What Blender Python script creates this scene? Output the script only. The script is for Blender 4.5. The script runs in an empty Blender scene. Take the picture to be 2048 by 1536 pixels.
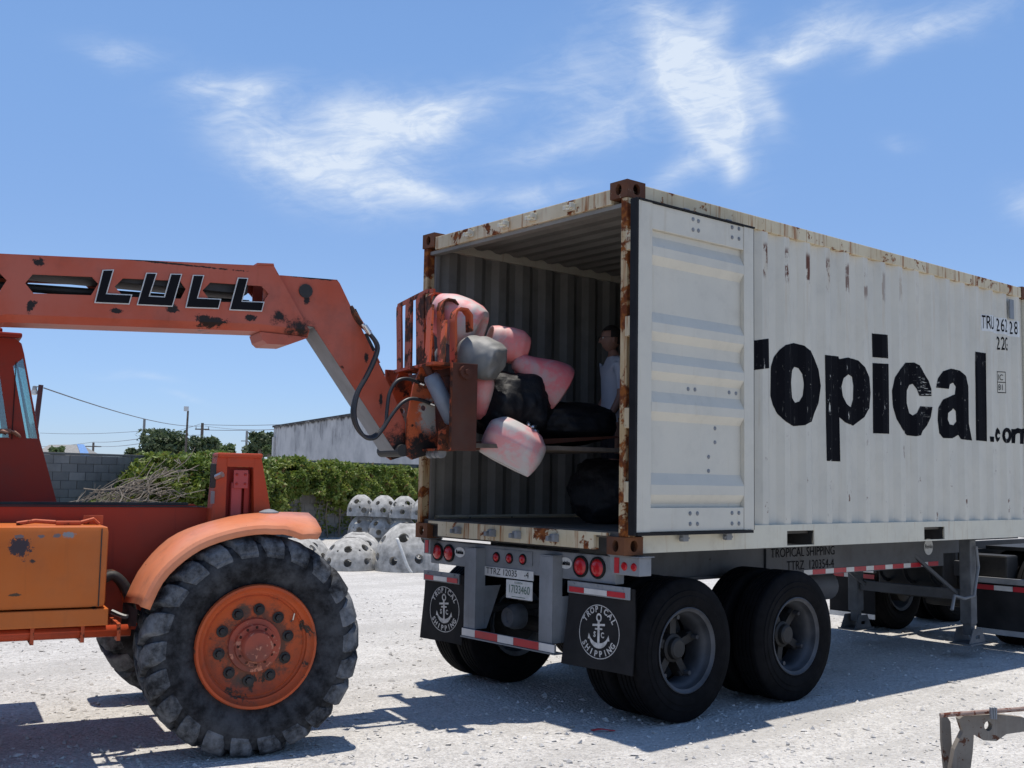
import bpy, bmesh, math, random
import numpy as np
from math import sin, cos, pi, radians, sqrt
from mathutils import Vector, Matrix, noise
from mathutils.geometry import tessellate_polygon
random.seed(7); rng = np.random.default_rng(7)
scene = bpy.context.scene
COL = scene.collection

# ------------------------------------------------------------------ camera
cam_d = bpy.data.cameras.new('camera'); cam = bpy.data.objects.new('camera', cam_d); COL.objects.link(cam)
R_ = Vector((0.76618782, -0.64238109, 0.01739977)); U_ = Vector((-0.06978682, -0.05625958, 0.99597423)); F_ = Vector((0.63881611, 0.7643176, 0.08793514))
cam.matrix_world = Matrix(((R_.x, U_.x, -F_.x, -5.335), (R_.y, U_.y, -F_.y, -5.172), (R_.z, U_.z, -F_.z, 1.687), (0, 0, 0, 1)))
cam_d.sensor_width = 36.0; cam_d.lens = 2169.95 / 2048 * 36.0; cam_d.clip_start = 0.1; cam_d.clip_end = 3000
scene.camera = cam

# ------------------------------------------------------------------ light
SUN_TO = Vector((0.040, 0.074, 1.0)).normalized()
sun_d = bpy.data.lights.new('sun', 'SUN'); sun = bpy.data.objects.new('sun', sun_d); COL.objects.link(sun)
sun_d.energy = 5.0; sun_d.angle = radians(0.55); sun_d.color = (1.0, 0.94, 0.85)
sun.rotation_euler = (-SUN_TO).to_track_quat('-Z', 'Y').to_euler(); sun.location = (0, 0, 30)

scene.cycles.max_bounces = 6; scene.cycles.diffuse_bounces = 4; scene.cycles.glossy_bounces = 2; scene.cycles.transparent_max_bounces = 8
vs = scene.view_settings
vs.view_transform = 'Standard'; vs.look = 'None'; vs.gamma = 1.0; vs.use_curve_mapping = False; vs.exposure = 0.0

def NT(nt):
    """tiny node helper"""
    class H: pass
    h = H(); h.nt = nt
    def new(t, **kw):
        n = nt.nodes.new(t)
        for k, v in kw.items(): setattr(n, k, v)
        return n
    def put(sock, v):
        if hasattr(v, 'links') or hasattr(v, 'is_linked'): nt.links.new(v, sock)
        elif v is not None: sock.default_value = v
    def math_(op, a, b=None, c=None, clamp=False):
        n = new('ShaderNodeMath', operation=op, use_clamp=clamp)
        put(n.inputs[0], a); put(n.inputs[1], b)
        if c is not None: put(n.inputs[2], c)
        return n.outputs[0]
    def vmath(op, a, b=None):
        n = new('ShaderNodeVectorMath', operation=op); put(n.inputs[0], a)
        if b is not None: put(n.inputs[1], b)
        return n.outputs[0]
    def mapr(v, a, b, c=0.0, d=1.0, smooth=True):
        n = new('ShaderNodeMapRange'); n.interpolation_type = 'SMOOTHSTEP' if smooth else 'LINEAR'
        put(n.inputs['Value'], v); n.inputs['From Min'].default_value = a; n.inputs['From Max'].default_value = b
        n.inputs['To Min'].default_value = c; n.inputs['To Max'].default_value = d
        return n.outputs['Result']
    def noise_(vec, scale, detail=4.0, rough=0.55, dist=0.0):
        n = new('ShaderNodeTexNoise'); put(n.inputs['Vector'], vec)
        n.inputs['Scale'].default_value = scale; n.inputs['Detail'].default_value = detail
        n.inputs['Roughness'].default_value = rough; n.inputs['Distortion'].default_value = dist
        return n.outputs['Fac']
    def mix(f, a, b, blend='MIX'):
        n = new('ShaderNodeMix', data_type='RGBA', blend_type=blend)
        put(n.inputs[0], f); put(n.inputs[6], a); put(n.inputs[7], b)
        return n.outputs[2]
    def sep(v):
        n = new('ShaderNodeSeparateXYZ'); put(n.inputs[0], v); return n.outputs
    def comb(x, y, z):
        n = new('ShaderNodeCombineXYZ'); put(n.inputs[0], x); put(n.inputs[1], y); put(n.inputs[2], z); return n.outputs[0]
    h.new, h.put, h.math, h.vmath, h.mapr, h.noise, h.mix, h.sep, h.comb = new, put, math_, vmath, mapr, noise_, mix, sep, comb
    return h

# ------------------------------------------------------------------ sky with cirrus
world = bpy.data.worlds.new('World'); scene.world = world; world.use_nodes = True
wt = world.node_tree; wt.nodes.clear(); h = NT(wt)
sky = h.new('ShaderNodeTexSky', sky_type='NISHITA'); sky.sun_disc = False
sky.sun_elevation = radians(85.2); sky.sun_rotation = radians(28); sky.altitude = 0; sky.air_density = 1.0; sky.dust_density = 0.0; sky.ozone_density = 3.0
tc = h.new('ShaderNodeTexCoord'); D = h.vmath('NORMALIZE', tc.outputs['Generated'])
dx, dy, dz = h.sep(D)
az = h.math('MULTIPLY', h.math('ARCTAN2', dy, dx), 180 / pi); el = h.math('MULTIPLY', h.math('ARCSINE', dz), 180 / pi)
PATCH = [  # azimuth, elevation, half-length, half-width (degrees), tilt, amount
    (57.9, 18.2, 5.2, 1.8, 6, 0.74), (58.4, 15.4, 5.0, 1.5, -6, .62), (63.5, 16.8, 3.8, 1.6, -30, .34), (53.2, 19.2, 3.8, 1.0, 20, .42), (54.6, 15.0, 2.6, .6, -3, .4),
    (41.5, 21.2, 4.6, 1.9, -55, .95), (39.9, 19.0, 2.4, 1.7, -70, .65), (34.2, 22.3, 3.6, 1.2, 16, .55), (36.2, 21.0, 2.6, .7, 6, .4), (29.0, 22.2, 4.2, .85, 8, .5), (30.6, 20.9, 1.4, .5, 30, .35),
    (46.6, 20.8, 2.4, 2.6, -30, .36), (44.9, 18.6, 2.0, 1.2, 20, .38), (70.9, 20.45, 2.0, .62, -6, .42), (66.3, 19.1, 2.2, .6, 8, .42), (63.8, 19.1, 2.0, .55, 30, .42),
    (48.2, 17.3, 3.0, .85, 8, .40), (48.8, 15.0, 2.6, .7, 4, .44), (41.8, 16.0, 1.8, .7, 30, .46), (38.9, 16.3, .8, .7, 60, .42), (36.9, 19.1, 1.5, .75, -42, .46),
    (24.6, 13.5, 1.2, 1.0, -35, .5), (69.0, 4.8, 1.8, .25, -6, .3), (66.9, 3.9, 1.4, .2, -6, .26), (29.9, 16.8, .9, .5, 0, .26), (39.5, 23.5, 1.3, 1.0, 60, .4),
    (110, 24, 12, 3, 20, .5), (-20, 18, 9, 2.0, 10, .5), (-110, 30, 14, 3, 20, .5), (30, 40, 12, 3, -20, .5)]
cov = None
wn = h.new('ShaderNodeTexNoise'); wt.links.new(D, wn.inputs['Vector']); wn.inputs['Scale'].default_value = 9.0; wn.inputs['Detail'].default_value = 2.0; wr, wg_, wb_ = h.sep(wn.outputs['Color'])
wx = h.math('MULTIPLY', h.math('SUBTRACT', wr, .5), 3.2); wy = h.math('MULTIPLY', h.math('SUBTRACT', wg_, .5), 2.4)
azw = h.math('ADD', az, wx); elw = h.math('ADD', el, wy)
for (a0, e0, ra, re, rot, amp) in PATCH:
    ddx = h.math('SUBTRACT', a0, azw); ddy = h.math('SUBTRACT', elw, e0); c_, s_ = cos(radians(rot)), sin(radians(rot))
    u_ = h.math('MULTIPLY_ADD', ddx, c_ / ra, h.math('MULTIPLY', ddy, s_ / ra)); v_ = h.math('MULTIPLY_ADD', ddx, -s_ / re, h.math('MULTIPLY', ddy, c_ / re))
    r2 = h.math('MULTIPLY_ADD', u_, u_, h.math('MULTIPLY', v_, v_)); g = h.math('MULTIPLY', h.math('EXPONENT', h.math('MULTIPLY', r2, -1.0)), amp)
    cov = g if cov is None else h.math('ADD', cov, g)
PV = h.comb(h.math('MULTIPLY', az, .05), h.math('MULTIPLY', el, .11), 0.0)
n1 = h.noise(PV, 7.0, 6.0, .62, 1.2); n2 = h.noise(h.comb(h.math('MULTIPLY', az, .06), h.math('MULTIPLY_ADD', az, .05, h.math('MULTIPLY', el, .30)), 2.0), 11.0, 4.0, .6, .6)
nn = h.math('MULTIPLY_ADD', n1, .75, h.math('MULTIPLY', n2, .34))
cv = h.math('MULTIPLY', cov, 1.25, clamp=True)
al = h.math('MULTIPLY', h.math('POWER', cv, 1.25), h.math('MULTIPLY_ADD', h.mapr(nn, .34, .78), .62, h.math('MULTIPLY', cv, .48)))
al = h.math('MINIMUM', h.math('MULTIPLY', al, 1.15), .93)
lo = h.mix(h.mapr(el, 0.0, 9.0, 0, 1, False), (.66, .84, 1.36, 1), (1.07, 1.13, 1.34, 1)); tint = h.mix(h.mapr(el, 8.0, 24.0), lo, (1.34, 1.46, 1.59, 1))
cl = h.mix(al, h.vmath('MULTIPLY', sky.outputs[0], tint), (7.4, 8.3, 9.6, 1))
bg = h.new('ShaderNodeBackground'); wt.links.new(cl, bg.inputs[0]); bg.inputs[1].default_value = 0.10
wo = h.new('ShaderNodeOutputWorld'); wt.links.new(bg.outputs[0], wo.inputs[0])

# ------------------------------------------------------------------ mesh builder
class MB:
    def __init__(s): s.v = []; s.f = []; s.m = []; s.mi = 0
    def add(s, vs, fs):
        o = len(s.v); s.v += [tuple(p) for p in vs]; s.f += [tuple(i + o for i in f) for f in fs]; s.m += [s.mi] * len(fs); return s
    def box(s, a, b, bev=0.0):
        x0, y0, z0 = (min(a[i], b[i]) for i in range(3)); x1, y1, z1 = (max(a[i], b[i]) for i in range(3))
        if bev <= 0:
            return s.add([(x0, y0, z0), (x1, y0, z0), (x1, y1, z0), (x0, y1, z0), (x0, y0, z1), (x1, y0, z1), (x1, y1, z1), (x0, y1, z1)],
                         [(3, 2, 1, 0), (4, 5, 6, 7), (0, 1, 5, 4), (1, 2, 6, 5), (2, 3, 7, 6), (3, 0, 4, 7)])
        bm = bmesh.new(); bmesh.ops.create_cube(bm, size=1)
        for v in bm.verts: v.co = Vector(((x0 + x1) / 2 + v.co.x * (x1 - x0), (y0 + y1) / 2 + v.co.y * (y1 - y0), (z0 + z1) / 2 + v.co.z * (z1 - z0)))
        bmesh.ops.bevel(bm, geom=bm.edges[:], offset=min(bev, .45 * min(x1 - x0, y1 - y0, z1 - z0)), segments=2, affect='EDGES', profile=.6)
        return s.bm(bm)
    def bm(s, bm):
        bm.verts.index_update(); s.add([v.co.copy() for v in bm.verts], [[v.index for v in f.verts] for f in bm.faces]); bm.free(); return s
    def obox(s, c, ax, ay, az_):
        c, ax, ay, az_ = map(Vector, (c, ax, ay, az_)); P = []
        for k in (-1, 1):
            for (i, j) in ((-1, -1), (1, -1), (1, 1), (-1, 1)): P.append(c + ax * i + ay * j + az_ * k)
        return s.add(P, [(3, 2, 1, 0), (4, 5, 6, 7), (0, 1, 5, 4), (1, 2, 6, 5), (2, 3, 7, 6), (3, 0, 4, 7)])
    def bar(s, p, q, w, t, up=(0, 0, 1)):
        """flat bar from p to q, width w along 'side', thickness t"""
        p, q = Vector(p), Vector(q); d = (q - p); sd = d.cross(Vector(up)); sd = sd.normalized() if sd.length > 1e-6 else Vector((1, 0, 0)); n = sd.cross(d).normalized()
        return s.obox((p + q) / 2, d / 2, sd * w / 2, n * t / 2)
    def plate(s, outer, holes, fn):
        loops = [outer] + list(holes); flat = [p for l in loops for p in l]; n = len(flat)
        tris = tessellate_polygon([[Vector((a, b, 0)) for a, b in l] for l in loops])
        V = [fn(a, b, 0) for a, b in flat] + [fn(a, b, 1) for a, b in flat]; Fs = [tuple(t) for t in tris] + [tuple(i + n for i in reversed(t)) for t in tris]
        o = 0
        for l in loops:
            k = len(l)
            for i in range(k): j = (i + 1) % k; Fs.append((o + i, o + j, n + o + j, n + o + i))
            o += k
        return s.add(V, Fs)
    def tube(s, pts, r, n=8, caps=True):
        pts = [Vector(p) for p in pts]; rs = r if isinstance(r, (list, tuple)) else [r] * len(pts); V = []; Fs = []; ref = None
        for i, p in enumerate(pts):
            t = (pts[min(i + 1, len(pts) - 1)] - pts[max(i - 1, 0)]); t = t.normalized() if t.length > 1e-9 else Vector((0, 0, 1))
            if ref is None: ref = Vector((0, 0, 1)) if abs(t.z) < .9 else Vector((1, 0, 0))
            a = (ref - t * ref.dot(t)); a = a.normalized() if a.length > 1e-6 else t.orthogonal().normalized(); b = t.cross(a); ref = a
            for k in range(n): an = 2 * pi * k / n; V.append(p + (a * cos(an) + b * sin(an)) * rs[i])
        for i in range(len(pts) - 1):
            for k in range(n): k2 = (k + 1) % n; Fs.append((i * n + k, i * n + k2, (i + 1) * n + k2, (i + 1) * n + k))
        if caps: Fs.append(tuple(reversed(range(n)))); Fs.append(tuple(range((len(pts) - 1) * n, len(pts) * n)))
        return s.add(V, Fs)
    def lathe(s, prof, c, axis='y', n=32, closed=False):
        """prof: (along, radius); rotation axis through c"""
        V = []; Fs = []; m = len(prof); c = Vector(c)
        for k in range(n):
            a = 2 * pi * k / n; ca, sa = cos(a), sin(a)
            for (t, r) in prof:
                V.append(c + (Vector((ca * r, t, sa * r)) if axis == 'y' else Vector((t, ca * r, sa * r)) if axis == 'x' else Vector((ca * r, sa * r, t))))
        for k in range(n):
            k2 = (k + 1) % n
            for i in range(m if closed else m - 1): j = (i + 1) % m; Fs.append((k * m + i, k * m + j, k2 * m + j, k2 * m + i))
        return s.add(V, Fs)
    def ball(s, c, r, nu=10, nv=6, sc=(1, 1, 1)):
        prof = [(-cos(pi * i / nv) * r, max(1e-4, sin(pi * i / nv)) * r) for i in range(nv + 1)]
        o = len(s.v); s.lathe(prof, (0, 0, 0), 'z', nu)
        for i in range(o, len(s.v)): x, y, z = s.v[i]; s.v[i] = (c[0] + x * sc[0], c[1] + y * sc[1], c[2] + z * sc[2])
        return s
    def build(s, name, mats, parent=None, smooth=False, angle=None):
        me = bpy.data.meshes.new(name); me.from_pydata(s.v, [], s.f); 
        for m in (mats if isinstance(mats, (list, tuple)) else [mats]): me.materials.append(m)
        if len(set(s.m)) > 1: me.polygons.foreach_set('material_index', s.m)
        bm = bmesh.new(); bm.from_mesh(me); bmesh.ops.recalc_face_normals(bm, faces=bm.faces); bm.to_mesh(me); bm.free()
        if smooth:
            me.polygons.foreach_set('use_smooth', [True] * len(me.polygons))
            if angle: me.set_sharp_from_angle(angle=radians(angle))
        me.update(); o = bpy.data.objects.new(name, me); COL.objects.link(o)
        if parent: o.parent = parent
        return o
def raw(name, verts, faces, mats, parent=None, smooth=False):
    me = bpy.data.meshes.new(name); me.from_pydata(verts, [], faces); me.materials.append(mats)
    if smooth: me.polygons.foreach_set('use_smooth', [True] * len(me.polygons))
    o = bpy.data.objects.new(name, me); COL.objects.link(o); o.parent = parent; return o
def tag(o, label=None, cat=None, group=None, kind=None):
    for k, v in (('label', label), ('category', cat), ('group', group), ('kind', kind)):
        if v: o[k] = v
    return o
def thing(name, label, cat, loc=(0, 0, 0), rz=0.0, group=None):
    o = bpy.data.objects.new(name, None); COL.objects.link(o); o.location = loc; o.rotation_euler = (0, 0, rz); o.empty_display_size = .2
    return tag(o, label, cat, group)
def copy_tree(o, parent=None):
    c = o.copy(); COL.objects.link(c); c.parent = parent
    for ch in list(o.children): copy_tree(ch, c)
    return c
_txt = {}
def text_geo(body, size, sx=1.0, align='CENTER', bold=0.0):
    cu = bpy.data.curves.new('t', 'FONT'); cu.body = body; cu.size = size; cu.align_x = align; cu.align_y = 'CENTER'; cu.offset = bold; cu.resolution_u = 3
    ob = bpy.data.objects.new('t', cu); COL.objects.link(ob); dg = bpy.context.evaluated_depsgraph_get()
    me = bpy.data.meshes.new_from_object(ob.evaluated_get(dg)); V = [(v.co.x * sx, v.co.y) for v in me.vertices]; Fs = [tuple(p.vertices) for p in me.polygons]
    bpy.data.objects.remove(ob); bpy.data.curves.remove(cu); bpy.data.meshes.remove(me)
    return V, Fs
def text_on(mb, body, size, org, ux, uy, sx=1.0, align='CENTER', bold=0.0, ang=0.0):
    V, Fs = text_geo(body, size, sx, align, bold); org, ux, uy = Vector(org), Vector(ux), Vector(uy); c, s_ = cos(ang), sin(ang)
    mb.add([org + ux * (a * c - b * s_) + uy * (a * s_ + b * c) for a, b in V], Fs)

# ------------------------------------------------------------------ materials
def newmat(name):
    m = bpy.data.materials.new(name); m.use_nodes = True; nt = m.node_tree; nt.nodes.clear(); h = NT(nt)
    b = h.new('ShaderNodeBsdfPrincipled'); o = h.new('ShaderNodeOutputMaterial'); nt.links.new(b.outputs[0], o.inputs[0]); h.b = b
    h.oc = h.new('ShaderNodeTexCoord').outputs['Object']; return m, h
def setp(h, **kw):
    for k, v in kw.items(): h.put(h.b.inputs[k.replace('_', ' ')], v)
def bump(h, hgt, strength=.3, dist=.01):
    n = h.new('ShaderNodeBump'); n.inputs['Strength'].default_value = strength; n.inputs['Distance'].default_value = dist; h.put(n.inputs['Height'], hgt); h.nt.links.new(n.outputs[0], h.b.inputs['Normal'])
def C(r, g, b): return (r, g, b, 1)
def plain(name, col, rough=.6, metal=0.0, var=.15, scale=6.0, bmp=.0, bscale=60.0, spec=.5):
    m, h = newmat(name); n = h.noise(h.oc, scale, 5.0); f = h.mapr(n, .3, .7, 1 - var, 1 + var, False)
    c = h.vmath('MULTIPLY', C(*col)[:3], h.comb(f, f, f)); setp(h, Base_Color=c, Roughness=rough, Metallic=metal); h.b.inputs['Specular IOR Level'].default_value = spec
    if bmp: bump(h, h.noise(h.oc, bscale, 4.0), bmp, .004)
    return m
def worn(name, base, alt, spots=None, chip=(.035, .018, .012), thr=.64, scale=3.0, streak=.0, streakcol=(.20, .075, .025), rough=.5, dirt=.25, fine=.0, chip2=None, sthr=.56, dirtcol=(.06, .05, .045), spec=.22):
    m, h = newmat(name); oc = h.oc
    f = h.mapr(h.noise(oc, 1.7, 6.0, .6), .34, .68); c = h.mix(f, C(*base), C(*alt))
    if streak:
        st = h.noise(h.vmath('MULTIPLY', oc, (9.0, 9.0, .55)), 2.2, 5.0, .65); sm = h.math('MULTIPLY', h.mapr(st, sthr, sthr + .16), streak)
        c = h.mix(sm, c, C(*streakcol))
    d = h.math('MULTIPLY', h.mapr(h.noise(oc, 4.5, 8.0, .7), .45, .78), dirt); c = h.mix(d, c, C(*dirtcol))
    ch = h.mapr(h.noise(oc, scale, 9.0, .68, .3), thr, thr + .035)
    if fine: ch = h.math('MAXIMUM', ch, h.mapr(h.noise(oc, scale * 7, 6.0, .7), fine, fine + .03))
    if spots:
        x_, y_, z_ = h.sep(oc); wob = h.math('MULTIPLY', h.math('SUBTRACT', h.noise(oc, 16, 8.0, .82), .5), 5.0)
        for (sx, sz, rx, rz, col, soft) in spots:
            a_ = h.math('DIVIDE', h.math('SUBTRACT', x_, sx), rx); b_ = h.math('DIVIDE', h.math('SUBTRACT', z_, sz), rz); d_ = h.math('ADD', h.math('SQRT', h.math('MULTIPLY_ADD', a_, a_, h.math('MULTIPLY', b_, b_))), wob)
            c = h.mix(h.mapr(d_, 1.0 + soft, 1.0 - soft), c, C(*col))
    cc = C(*chip)
    if chip2: cc = h.mix(h.mapr(h.noise(oc, 22, 4.0), .4, .62), C(*chip), C(*chip2))
    c = h.mix(ch, c, cc)
    setp(h, Base_Color=c, Roughness=h.math('MULTIPLY_ADD', ch, .35, rough)); h.b.inputs['Specular IOR Level'].default_value = spec
    bump(h, h.math('MULTIPLY_ADD', ch, -1.0, h.math('MULTIPLY', h.noise(oc, 40, 3.0), .15)), .25, .004)
    return m
M = {}
M['orange'] = worn('orange_paint', (.44, .062, .020), (.42, .072, .032), thr=.66, scale=2.6, streak=.42, streakcol=(.27, .06, .028), rough=.45, dirt=.38, fine=.71)
M['boom'] = worn('orange_boom_paint', (.43, .080, .038), (.43, .115, .075), spots=[(-1.28, 2.998, .04, .022, (.02, .015, .013), .10), (-1.31, 2.72, .025, .038, (.02, .015, .013), .10), (-.80, 2.735, .035, .014, (.02, .015, .013), .10), (-.20, 2.715, .09, .038, (.02, .015, .013), .12), (.07, 2.765, .035, .02, (.02, .015, .013), .10), (-.45, 2.785, .03, .03, (.02, .015, .013), .15), (.28, 2.78, .05, .04, (.02, .015, .013), .5), (.42, 2.72, .08, .05, (.02, .015, .013), .6), (1.19, 1.90, .15, .12, (.02, .015, .013), .6), (1.05, 2.25, .012, .04, (.02, .015, .013), .3), (.47, 2.93, .02, .03, (.02, .015, .013), .3), (.93, 2.55, .015, .03, (.02, .015, .013), .3), (.50, 3.09, .20, .008, (.02, .015, .013), .3), (-.6, 3.08, .5, .006, (.02, .015, .013), .2)], thr=.665, scale=2.6, streak=.32, streakcol=(.28, .065, .03), rough=.45, dirt=.3, fine=.715)
M['orange_clean'] = worn('orange_panel_paint', (.50, .120, .018), (.48, .14, .036), spots=[(-1.327, 1.256, .055, .05, (.05, .035, .04), .08), (-1.263, 1.179, .015, .01, (.05, .035, .03), .1), (-1.335, 1.318, .025, .008, (.15, .12, .12), .1), (-1.225, 1.317, .016, .008, (.15, .12, .12), .1), (-1.146, 1.319, .018, .010, (.15, .12, .12), .1), (-1.07, 1.326, .03, .02, (.22, .22, .23), .1), (-1.344, .99, .03, .008, (.08, .05, .03), .1), (-.92, .904, .015, .01, (.08, .05, .03), .1)], thr=.72, scale=1.9, streak=.15, rough=.45, dirt=.16, fine=.77)
M['orange_rust'] = worn('rusty_orange_steel', (.50, .10, .035), (.36, .07, .03), chip=(.045, .022, .015), chip2=(.13, .04, .018), thr=.50, scale=4.5, streak=.6, streakcol=(.12, .035, .015), rough=.55, dirt=.45, fine=.66)
M['cab_red'] = worn('cab_red_paint', (.30, .032, .016), (.27, .035, .02), thr=.70, scale=3, streak=.3, streakcol=(.15, .02, .015), rough=.5, dirt=.35)
M['frame_red'] = worn('frame_red_paint', (.37, .042, .018), (.35, .05, .025), thr=.68, scale=2.6, streak=.4, streakcol=(.2, .03, .018), rough=.5, dirt=.35, fine=.74)
M['red_paint'] = worn('red_paint', (.42, .045, .03), (.36, .05, .04), thr=.70, scale=3, streak=.3, streakcol=(.2, .03, .02), rough=.45, dirt=.3)
M['pink_steel'] = worn('faded_red_steel', (.45, .09, .08), (.38, .08, .08), thr=.7, scale=4, rough=.5, dirt=.3)
M['rust'] = worn('rusty_brown_steel', (.065, .022, .014), (.10, .033, .018), chip=(.30, .09, .04), thr=.66, scale=6, streak=.5, streakcol=(.05, .02, .015), rough=.65, dirt=.4)
M['rim'] = worn('orange_wheel_paint', (.50, .095, .028), (.43, .075, .026), spots=[(-.07, .20, .05, .05, (.05, .055, .045), .6), (.16, -.02, .05, .10, (.05, .055, .045), .6), (-.06, -.20, .06, .05, (.05, .055, .045), .6), (.0, .0, .19, .19, (.16, .06, .035), .5)], chip=(.06, .045, .035), thr=.605, scale=6, streak=0, rough=.55, dirt=.6, fine=.67, dirtcol=(.07, .055, .04))
M['hub'] = worn('worn_hub_paint', (.42, .085, .045), (.17, .06, .045), chip=(.48, .2, .13), thr=.56, scale=16, rough=.55, dirt=.6)
M['white'] = worn('white_container_paint', (.60, .56, .465), (.55, .52, .44), chip=(.12, .05, .025), thr=.725, scale=3.2, streak=.30, streakcol=(.42, .33, .20), sthr=.59, rough=.5, dirt=.22, fine=.745, dirtcol=(.30, .28, .24))
M['frame'] = worn('rust_stained_cream_paint', (.60, .52, .36), (.52, .42, .26), chip=(.11, .032, .013), chip2=(.24, .075, .02), thr=.562, scale=4.4, streak=.95, streakcol=(.28, .105, .028), sthr=.515, rough=.58, dirt=.25, fine=.70, dirtcol=(.18, .09, .04))
M['rail'] = worn('cream_rail_paint', (.62, .58, .46), (.58, .55, .45), chip=(.14, .045, .02), thr=.70, scale=4, streak=.45, streakcol=(.35, .2, .08), rough=.55, dirt=.2, fine=.745, dirtcol=(.2, .13, .07))
M['post'] = worn('heavily_rusted_post', (.56, .46, .29), (.46, .32, .16), chip=(.12, .033, .012), chip2=(.26, .085, .02), thr=.475, scale=3.0, streak=.9, streakcol=(.28, .10, .022), sthr=.47, rough=.62, dirt=.35, fine=.66, dirtcol=(.1, .04, .015))
M['casting'] = worn('rusted_casting', (.105, .04, .02), (.19, .075, .03), chip=(.42, .35, .25), thr=.62, scale=8, streak=.5, streakcol=(.08, .03, .02), rough=.72, dirt=.5)
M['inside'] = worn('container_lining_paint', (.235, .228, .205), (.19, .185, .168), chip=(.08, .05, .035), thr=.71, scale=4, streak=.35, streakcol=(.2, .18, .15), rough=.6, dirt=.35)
M['deck'] = plain('worn_plywood_deck', (.085, .075, .062), .7, var=.4, scale=5, bmp=.3)
M['galv'] = worn('galvanised_steel', (.25, .262, .275), (.17, .18, .19), chip=(.1, .09, .085), thr=.68, scale=6, streak=.4, streakcol=(.14, .14, .14), rough=.5, dirt=.4, dirtcol=(.08, .075, .07))
M['chassis'] = worn('grey_chassis_paint', (.12, .122, .125), (.09, .092, .096), chip=(.05, .04, .035), thr=.68, scale=5, streak=.3, streakcol=(.07, .065, .06), rough=.6, dirt=.5)
M['dark'] = plain('dark_grease_and_recess_shade', (.018, .017, .016), .65, var=.5, bmp=.3)
M['black'] = plain('black_rubber', (.012, .012, .013), .7, var=.35, spec=.2)
M['flap'] = plain('mudflap_rubber', (.024, .0235, .024), .85, var=.35, scale=3, bmp=.15, spec=.1)
M['ink'] = None
M['lamp_red'] = plain('red_lens', (.42, .012, .018), .18, var=.1)
M['tape_red'] = plain('red_reflective_tape', (.45, .02, .03), .4, var=.15)
M['tape_white'] = plain('white_reflective_tape', (.62, .60, .57), .4, var=.12)
M['offwhite'] = plain('off_white_paint', (.6, .6, .57), .5, var=.12, scale=20)
M['flapwhite'] = plain('faded_white_print', (.46, .45, .43), .7, var=.35, scale=30)
M['text'] = plain('black_lettering', (.009, .009, .011), .8, var=.2, spec=.1)
M['green_ink'] = plain('green_plate_ink', (.02, .10, .06), .5)
M['alu'] = plain('dull_aluminium', (.48, .49, .50), .38, .7, var=.25, scale=5, bmp=.1)
M['chrome'] = plain('bright_fitting', (.6, .6, .58), .28, .9)
M['cyl'] = plain('grey_cylinder_paint', (.16, .19, .23), .4, var=.3, scale=5)
M['hose'] = plain('black_hose', (.022, .022, .024), .45, var=.3)
M['leg'] = plain('landing_leg_steel', (.115, .12, .125), .6, var=.35, spec=.2)
M['concrete'] = plain('pale_cast_concrete', (.38, .37, .345), .95, var=.35, scale=9, bmp=.9, bscale=28, spec=.1)
M['skin'] = plain('skin', (.30, .155, .105), .55, var=.06)
M['shirt'] = plain('white_cotton', (.50, .51, .56), .85, var=.05)
M['shorts'] = plain('dark_cloth', (.018, .018, .024), .85)
M['hair'] = plain('dark_hair', (.02, .015, .012), .6)
M['shoe'] = plain('shoe_leather', (.04, .035, .03), .7)
M['wood'] = plain('weathered_wood', (.12, .095, .075), .85, var=.35, scale=8)
M['polegrey'] = plain('grey_pole', (.24, .235, .22), .85, var=.2)
M['wire'] = plain('cable', (.10, .10, .105), .6)

def paint_chipped():
    m, h = newmat('chipped_black_lettering'); oc = h.oc
    st = h.noise(h.vmath('MULTIPLY', oc, (30, 30, 5.0)), 1.0, 6.0, .7); sm = h.mapr(st, .635, .67)
    sp = h.mapr(h.noise(oc, 22, 6.0, .7), .645, .675)
    x, y, z = h.sep(oc)
    ph = h.math('PINGPONG', h.math('ADD', x, .136), .1415); ridge = h.mapr(ph, .045, .015)
    ch = h.math('MULTIPLY', h.math('MAXIMUM', sm, sp), h.math('MULTIPLY_ADD', ridge, .8, .2))
    cr = h.mapr(h.noise(h.vmath('MULTIPLY', oc, (1, 1, 9)), 9, 6, .7), .58, .62); zone = h.math('MULTIPLY', h.math('MULTIPLY', h.mapr(x, 3.75, 3.85), h.mapr(x, 4.3, 4.2)), h.math('MULTIPLY', h.mapr(z, 2.3, 2.4), h.mapr(z, 2.72, 2.66)))
    ch = h.math('MAXIMUM', ch, h.math('MULTIPLY', cr, zone))
    setp(h, Base_Color=h.mix(ch, C(.006, .006, .008), C(.50, .48, .42)), Roughness=.85); h.b.inputs['Specular IOR Level'].default_value = .08; return m
M['ink'] = paint_chipped()

def tyre_dusty(name, base, dust, amt):
    m, h = newmat(name); oc = h.oc; n = h.noise(oc, 3.2, 8.0, .7); n2 = h.noise(oc, 14, 6.0, .7)
    f = h.math('MULTIPLY', h.mapr(h.math('MULTIPLY_ADD', n, .6, h.math('MULTIPLY', n2, .4)), .38, .64), amt)
    setp(h, Base_Color=h.mix(f, C(*base), C(*dust)), Roughness=.78); h.b.inputs['Specular IOR Level'].default_value = .08; bump(h, h.noise(oc, 45, 5.0), .25, .006); return m
M['tyre_big'] = tyre_dusty('loader_tyre_sidewall', (.012, .012, .013), (.085, .088, .095), .7)
M['tread'] = tyre_dusty('dusty_lit_loader_tread', (.016, .0165, .018), (.20, .21, .225), .85)  # dust, coloured paler to carry the light falling on the lugs
M['tyre'] = tyre_dusty('truck_tyre', (.004, .004, .0045), (.010, .0098, .011), .8)
M['rimdark'] = plain('dark_truck_rim', (.05, .053, .06), .55, .1, var=.4)
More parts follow.
